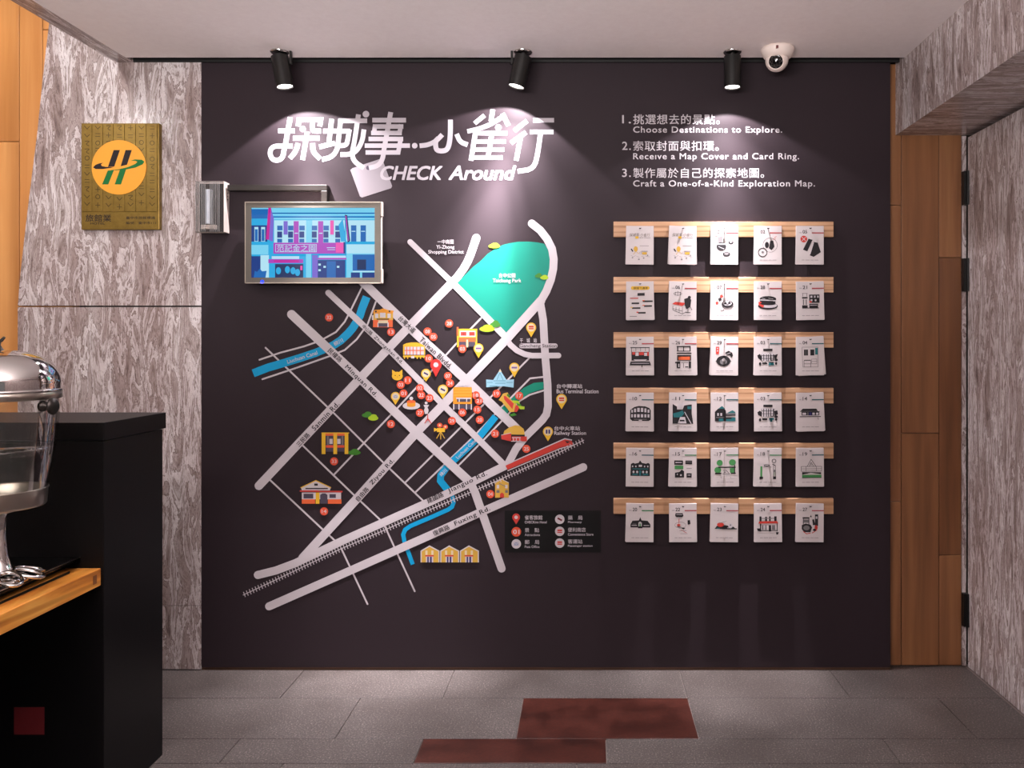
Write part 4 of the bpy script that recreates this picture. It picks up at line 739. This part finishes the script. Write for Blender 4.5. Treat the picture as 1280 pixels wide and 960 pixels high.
for r in range(6):
    for c in range(5):
        x, z = WX(CXS[c], Yf), WZ(RT[r]+9.2, Yf)
        yaw = {(0,1): 0.4, (3,0): .5, (5,2): .8}.get((r, c), leanr.uniform(-.7, .7))
        Wc, Hc = 34.6*D/F*.985, 48.4*D/F*.985; top = .0105
        spec = cards[(r, c)]
        if spec[0] == 'cover': lab = f'white cover card stack with title and yellow sketch, {"leftmost" if c == 0 else "second from left"} on the topmost rail'
        elif spec[0] == 'list': lab = 'white list card stack with yellow heading bar, leftmost on the second rail'
        else: lab = f'white card stack {spec[0]} with {spec[3]}, {colname[c]} on the {ordn[r]} rail'
        if len(lab.split()) > 16: lab = lab.replace('white card stack', 'card stack').replace(' in red and black', '')
        th = .0085
        t = thing('card_stack', lab, 'card stack', (x, Yf, z), (0, R(yaw), 0), 'hanging card stacks')
        for k in range(5):                            # five sheets, the front one printed
            y1 = -.0006 - (th-.0006)*k/5; y0 = y1 - th/5*.86; rot = leanr.uniform(-1.2, 1.2) if k < 4 else 0
            if (r, c) in ((2, 4), (3, 4)) and k in (1, 2): rot = -3.6 if r == 2 else -2.4
            if (r, c) in ((0, 1), (2, 2)) and k in (1, 2): rot = 2.0
            m = Matrix.Rotation(R(rot), 4, 'Y'); b = MB(); b.box((-Wc/2, y0, top-Hc), (Wc/2, y1, top)); b.v = [m @ v for v in b.v]
            o = b.build('card', M_PAPER, t, local=True); o['label'] = 'printed front card' if k == 4 else 'white card behind the front one'
        d = D2(lambda u, v, l: (-Wc/2+u/34.5*Wc, -th-l, top-v/48.5*Hc), .0002)
        if spec[0] == 'cover':
            d.text((110, 100, 90), '探城事·小雀行', 4, 9, 30, 13.5, 0, .2); d.text((90, 84, 80), 'CHECK Around', 14, 14.2, 30, 15.5, .01); d.rect('Y', 11.5, 13, 15.5, 16)
            d.rect('S', 17, 24.8, 28.5, 25.3); d.dsl("e y 12 29 2.6 3.4;p K 5.5 29 7 28.5 9 32 7.8 32.6;l y .6 12 32 9 36;l y .6 12 32 16 35;r S 19 31.5 27 32.3;r y 20 33 26 36;o S 18 34 1.4 1.2 .3;l S .3 6 37 9 39 12 37;l S .3 13 38 17 40;l S .3 19 38 23 39;l S .3 24 38 30 39;e S 8 40 1 .7;e S 16 42 1.2 .8;e S 22 40.5 1 .8;e S 27 37 .8 .8")
        elif spec[0] == 'list':
            d.rect('Y', 8, 6, 27, 10.5); d.ell('Y', 8, 8.2, 2.2); d.ell('Y', 27, 8.2, 2.2); d.text('K', '探城卡清單', 9, 6.8, 27, 9.8, .02)
            for kk, a in (('K', (14, 14.5, 23, 18)), ('R', (4.5, 20.5, 15, 21.7)), ('K', (6.5, 26.5, 16, 28.5)), ('K', (20.5, 24, 33, 26)), ('O', (20, 23.5, 23, 24.6)), ('K', (7, 32.5, 17.5, 34.5)), ('Y', (5, 32, 8, 33)), ('K', (22, 30, 32, 32)), ('O', (20, 29.5, 23, 30.6)), ('K', (14.5, 38.5, 24, 40.5)), ('R', (12.5, 38, 15, 39.5)), ('S', (4, 43.5, 13, 44.3))): d.rect(kk, *a)
        else:
            n_, h_, art, _ = spec
            d.text('S', 'NO.', 3.6, 7.8, 7.2, 9.2, .02); d.text((60, 56, 58), n_, 8, 5.2, 13.6, 9.4, .02)
            d.rect(HC[h_], 19.5, 8.0, 34.4, 9.4); d.dsl(art)
            for q0, q1 in ((7, 10.5), (11.5, 17), (18, 22), (22.8, 28)): d.rect((150, 144, 146), q0, 42.6, q1, 43.3)
        d.build('card_print', o, local=True)

# ------------------------------------------------------------ black cabinet, counter, drinks dispenser
cabX = -1.341; Y0c, Y1c = 2.236, 2.545; zt = 1.078
cab = thing('black_cabinet', 'tall black laminate cabinet block at left in front of the stone wall', 'cabinet', (-1.75, 2.4, 0))
MB().box((-2.25, Y0c, .0), (cabX, Y1c, zt-.052)).build('carcass', M_LACQ, cab, .0015)
MB().box((-2.25, Y0c-.0015, zt-.05), (cabX+.0015, Y1c+.018, zt)).build('top_slab', M_LACQ, cab, .0015)
tag(MB().box((WX(18, Y0c), Y0c-.0015, WZ(918, Y0c)), (WX(55.5, Y0c), Y0c, WZ(884, Y0c))).build('square_sticker', mat('dark_red', (96, 24, 28), .5), cab), 'small dark red square')
ctr = thing('serving_counter', 'serving counter with oiled wooden edge and slot, beside the black cabinet', 'counter', (-1.75, 1.6, 0))
MB().box((-2.25, .95, .0), (-1.76, Y0c-.003, .626)).build('carcass', M_LACQ, ctr, .002)
cf = Y0c-.0025; cn = 1.0
MB().box((-2.25, cn, .628), (-1.416, cf, .655)).build('countertop', M_TRAYWOOD, ctr, .001)
MB().box((-1.401, cn, .628), (-1.347, cf-.0005, .676)).build('outer_slat', M_TRAYWOOD, ctr, .002)
MB().box((-1.505, cn, .656), (-1.4165, cf-.03, .676)).build('inner_slat', M_TRAYWOOD, ctr, .001)
MB().box((-1.505, cf-.029, .6555), (-1.402, cf-.0005, .6758)).build('end_slat', M_TRAYWOOD, ctr, .001)
MB().box((-1.4155, cn, .628), (-1.4018, cf-.03, .648)).build('slot_base', M_BLACK, ctr)
MB().box((-1.4165, cn, .648), (-1.4145, cf-.03, .6755)).build('slot_shade_strip', M_BLACK, ctr)  # black strip on the slat side standing in for shade in the slot
MB().box((-1.346, cf-.038, .640), (-1.3455, cf-.022, .664)).build('joint_peg', mat('end_grain', (120, 70, 34), .6), ctr)
tr = thing('drip_tray', 'black glass topped tray on the wooden counter under the dispenser', 'tray', (-1.75, 1.6, .6762))
MB().box((-2.1, 1.05, .6762), (-1.44, cf-.01, .6985)).build('tray_base', M_LACQ, tr, .001)
MB().box((-2.12, 1.03, .6985), (-1.4045, cf-.001, .7065)).build('glass_top', M_TRAYGL, tr)
MB().box((-1.4045, 1.03, .7050), (-1.4035, cf-.001, .7067)).build('polished_edge', M_STEEL, tr)
dx, dy = WX(-2, 2.0), 2.0; zt_ = .7067
dp = thing('drinks_dispenser', 'glass and chrome drinks dispenser with domed lid standing on the counter', 'drinks dispenser', (dx, dy, zt_))
def zz2(py): return WZ(py, dy)
rD = .133
zl = zz2(487)
MB().lathe([(rD, zl-.006), (rD+.003, zl-.004), (rD+.003, zl), (rD-.001, zl+.002)], (dx, dy, 0), 64).build('lid_rim', M_CHROME, dp)
hd = zz2(437.5)-zl
MB().lathe([(rD-.001, zl+.002), (rD-.001, zl+.012)] + [(rD*math.cos(a)**.75, zl+.012+(hd-.012)*math.sin(a)) for a in [math.pi/2*i/20 for i in range(1, 20)]] + [(.0005, zl+hd)], (dx, dy, 0), 64).build('domed_lid', M_CHROME, dp)
zk = zl+hd
fin = MB(); fin.lathe([(.014, zk-.002), (.009, zk+.004), (.005, zk+.012), (.006, zk+.018), (.0005, zk+.02)], (dx, dy, 0), 24)
fin.tube([(dx-.016, dy, zk+.03), (dx-.008, dy, zk+.022), (dx, dy, zk+.020), (dx+.008, dy, zk+.024), (dx+.015, dy, zk+.032)], [.003, .004, .005, .004, .003], 10); fin.build('lid_finial', M_GUN, dp)
MB().lathe([(rD, zl-.006), (rD+.0015, zl-.008), (rD+.0015, zl-.022), (rD-.002, zl-.024), (rD-.004, zl-.024)], (dx, dy, 0), 64).build('glass_collar', M_STEEL, dp)
zb1, zb0 = zz2(612), zz2(640)
rB = .104
gl = [(rD-.004, zl-.024)] + [(rD-.004 - (rD-.004-rB)*(t_**1.6), zl-.024+(zb1-zl+.024)*t_) for t_ in [i/16 for i in range(1, 17)]]
MB().lathe(gl, (dx, dy, 0), 64).build('glass_bowl', M_GLASS, dp)
zw = zz2(560)
iw = [q for q in gl if q[1] < zw]
MB().lathe([(.0005, zw), (iw[0][0]-.002, zw)] + [(a-.002, b) for a, b in iw], (dx, dy, 0), 64).build('water', M_WATER, dp)
MB().lathe([(rB-.004, zb1+.002), (rB+.0012, zb1+.002), (rB+.0012, zb1), (rB-.001, zb1-.002), (rB-.003, zb0+.018), (rB-.0035, zb0+.016), (rB-.006, zb0+.013), (.05, zb0+.004), (.02, zb0-.004)], (dx, dy, 0), 64).build('base_band', M_STEEL, dp)
zs = zb0-.004; H = zs-zt_
MB().lathe([(.022, zs), (.0175, zs-.01), (.0165, zs-H*.3), (.021, zs-H*.6), (.031, zt_+.034), (.040, zt_+.026), (.030, zt_+.020), (.02, zt_+.014)], (dx, dy, 0), 40).build('pedestal_stem', M_CHROME, dp)
MB().lathe([(.001, zt_+.016), (.05, zt_+.014), (.062, zt_+.008), (.066, zt_), (.001, zt_)], (dx, dy, 0), 48).build('foot_plate', M_CHROME, dp)
for k in range(8):                                   # scrolled loops of the foot
    a = 2*math.pi*k/8 + .2; c0 = Vector((dx+math.cos(a)*.066, dy+math.sin(a)*.066, zt_+.0175)); u = Vector((math.cos(a), math.sin(a), 0)); v = Vector((-math.sin(a), math.cos(a), 0))
    pts = [c0 + u*(.034*math.cos(b)) + v*(.023*math.sin(b)) + Vector((0, 0, .012*(1-math.cos(b))/2*0 + .010*math.cos(b+math.pi))) for b in [2*math.pi*i/20 for i in range(20)]]
    MB().tube(pts, .0048, 8, True).build('foot_scroll', M_CHROME, dp)
hz = zz2(507); hx = dx+rD*.97+.012
hh = MB(); hh.lathe([(.011, -.012), (.014, -.006), (.012, 0), (.006, .004), (.005, .012), (.009, .016)], (hx-.012, dy-.02, hz), 20, axis=(1, 0, 0))
hh.lathe([(.001, .012), (.013, .012), (.020, .016), (.021, .021), (.015, .026), (.009, .028), (.001, .029)], (hx-.012, dy-.02, hz), 28, axis=(1, 0, 0)); hh.build('side_knob', M_GUN, dp)
sp = MB(); sp.tube([(dx-.02, dy-rB+.004, zb1-.012), (dx-.02, dy-rB-.03, zb1-.014), (dx-.02, dy-rB-.045, zb1-.022), (dx-.02, dy-rB-.048, zb1-.05)], .008, 12)
sp.cyl((dx-.02, dy-rB-.028, zb1-.012), (dx-.02, dy-rB-.028, zb1+.02), .005, n=10); sp.build('tap', M_CHROME, dp)
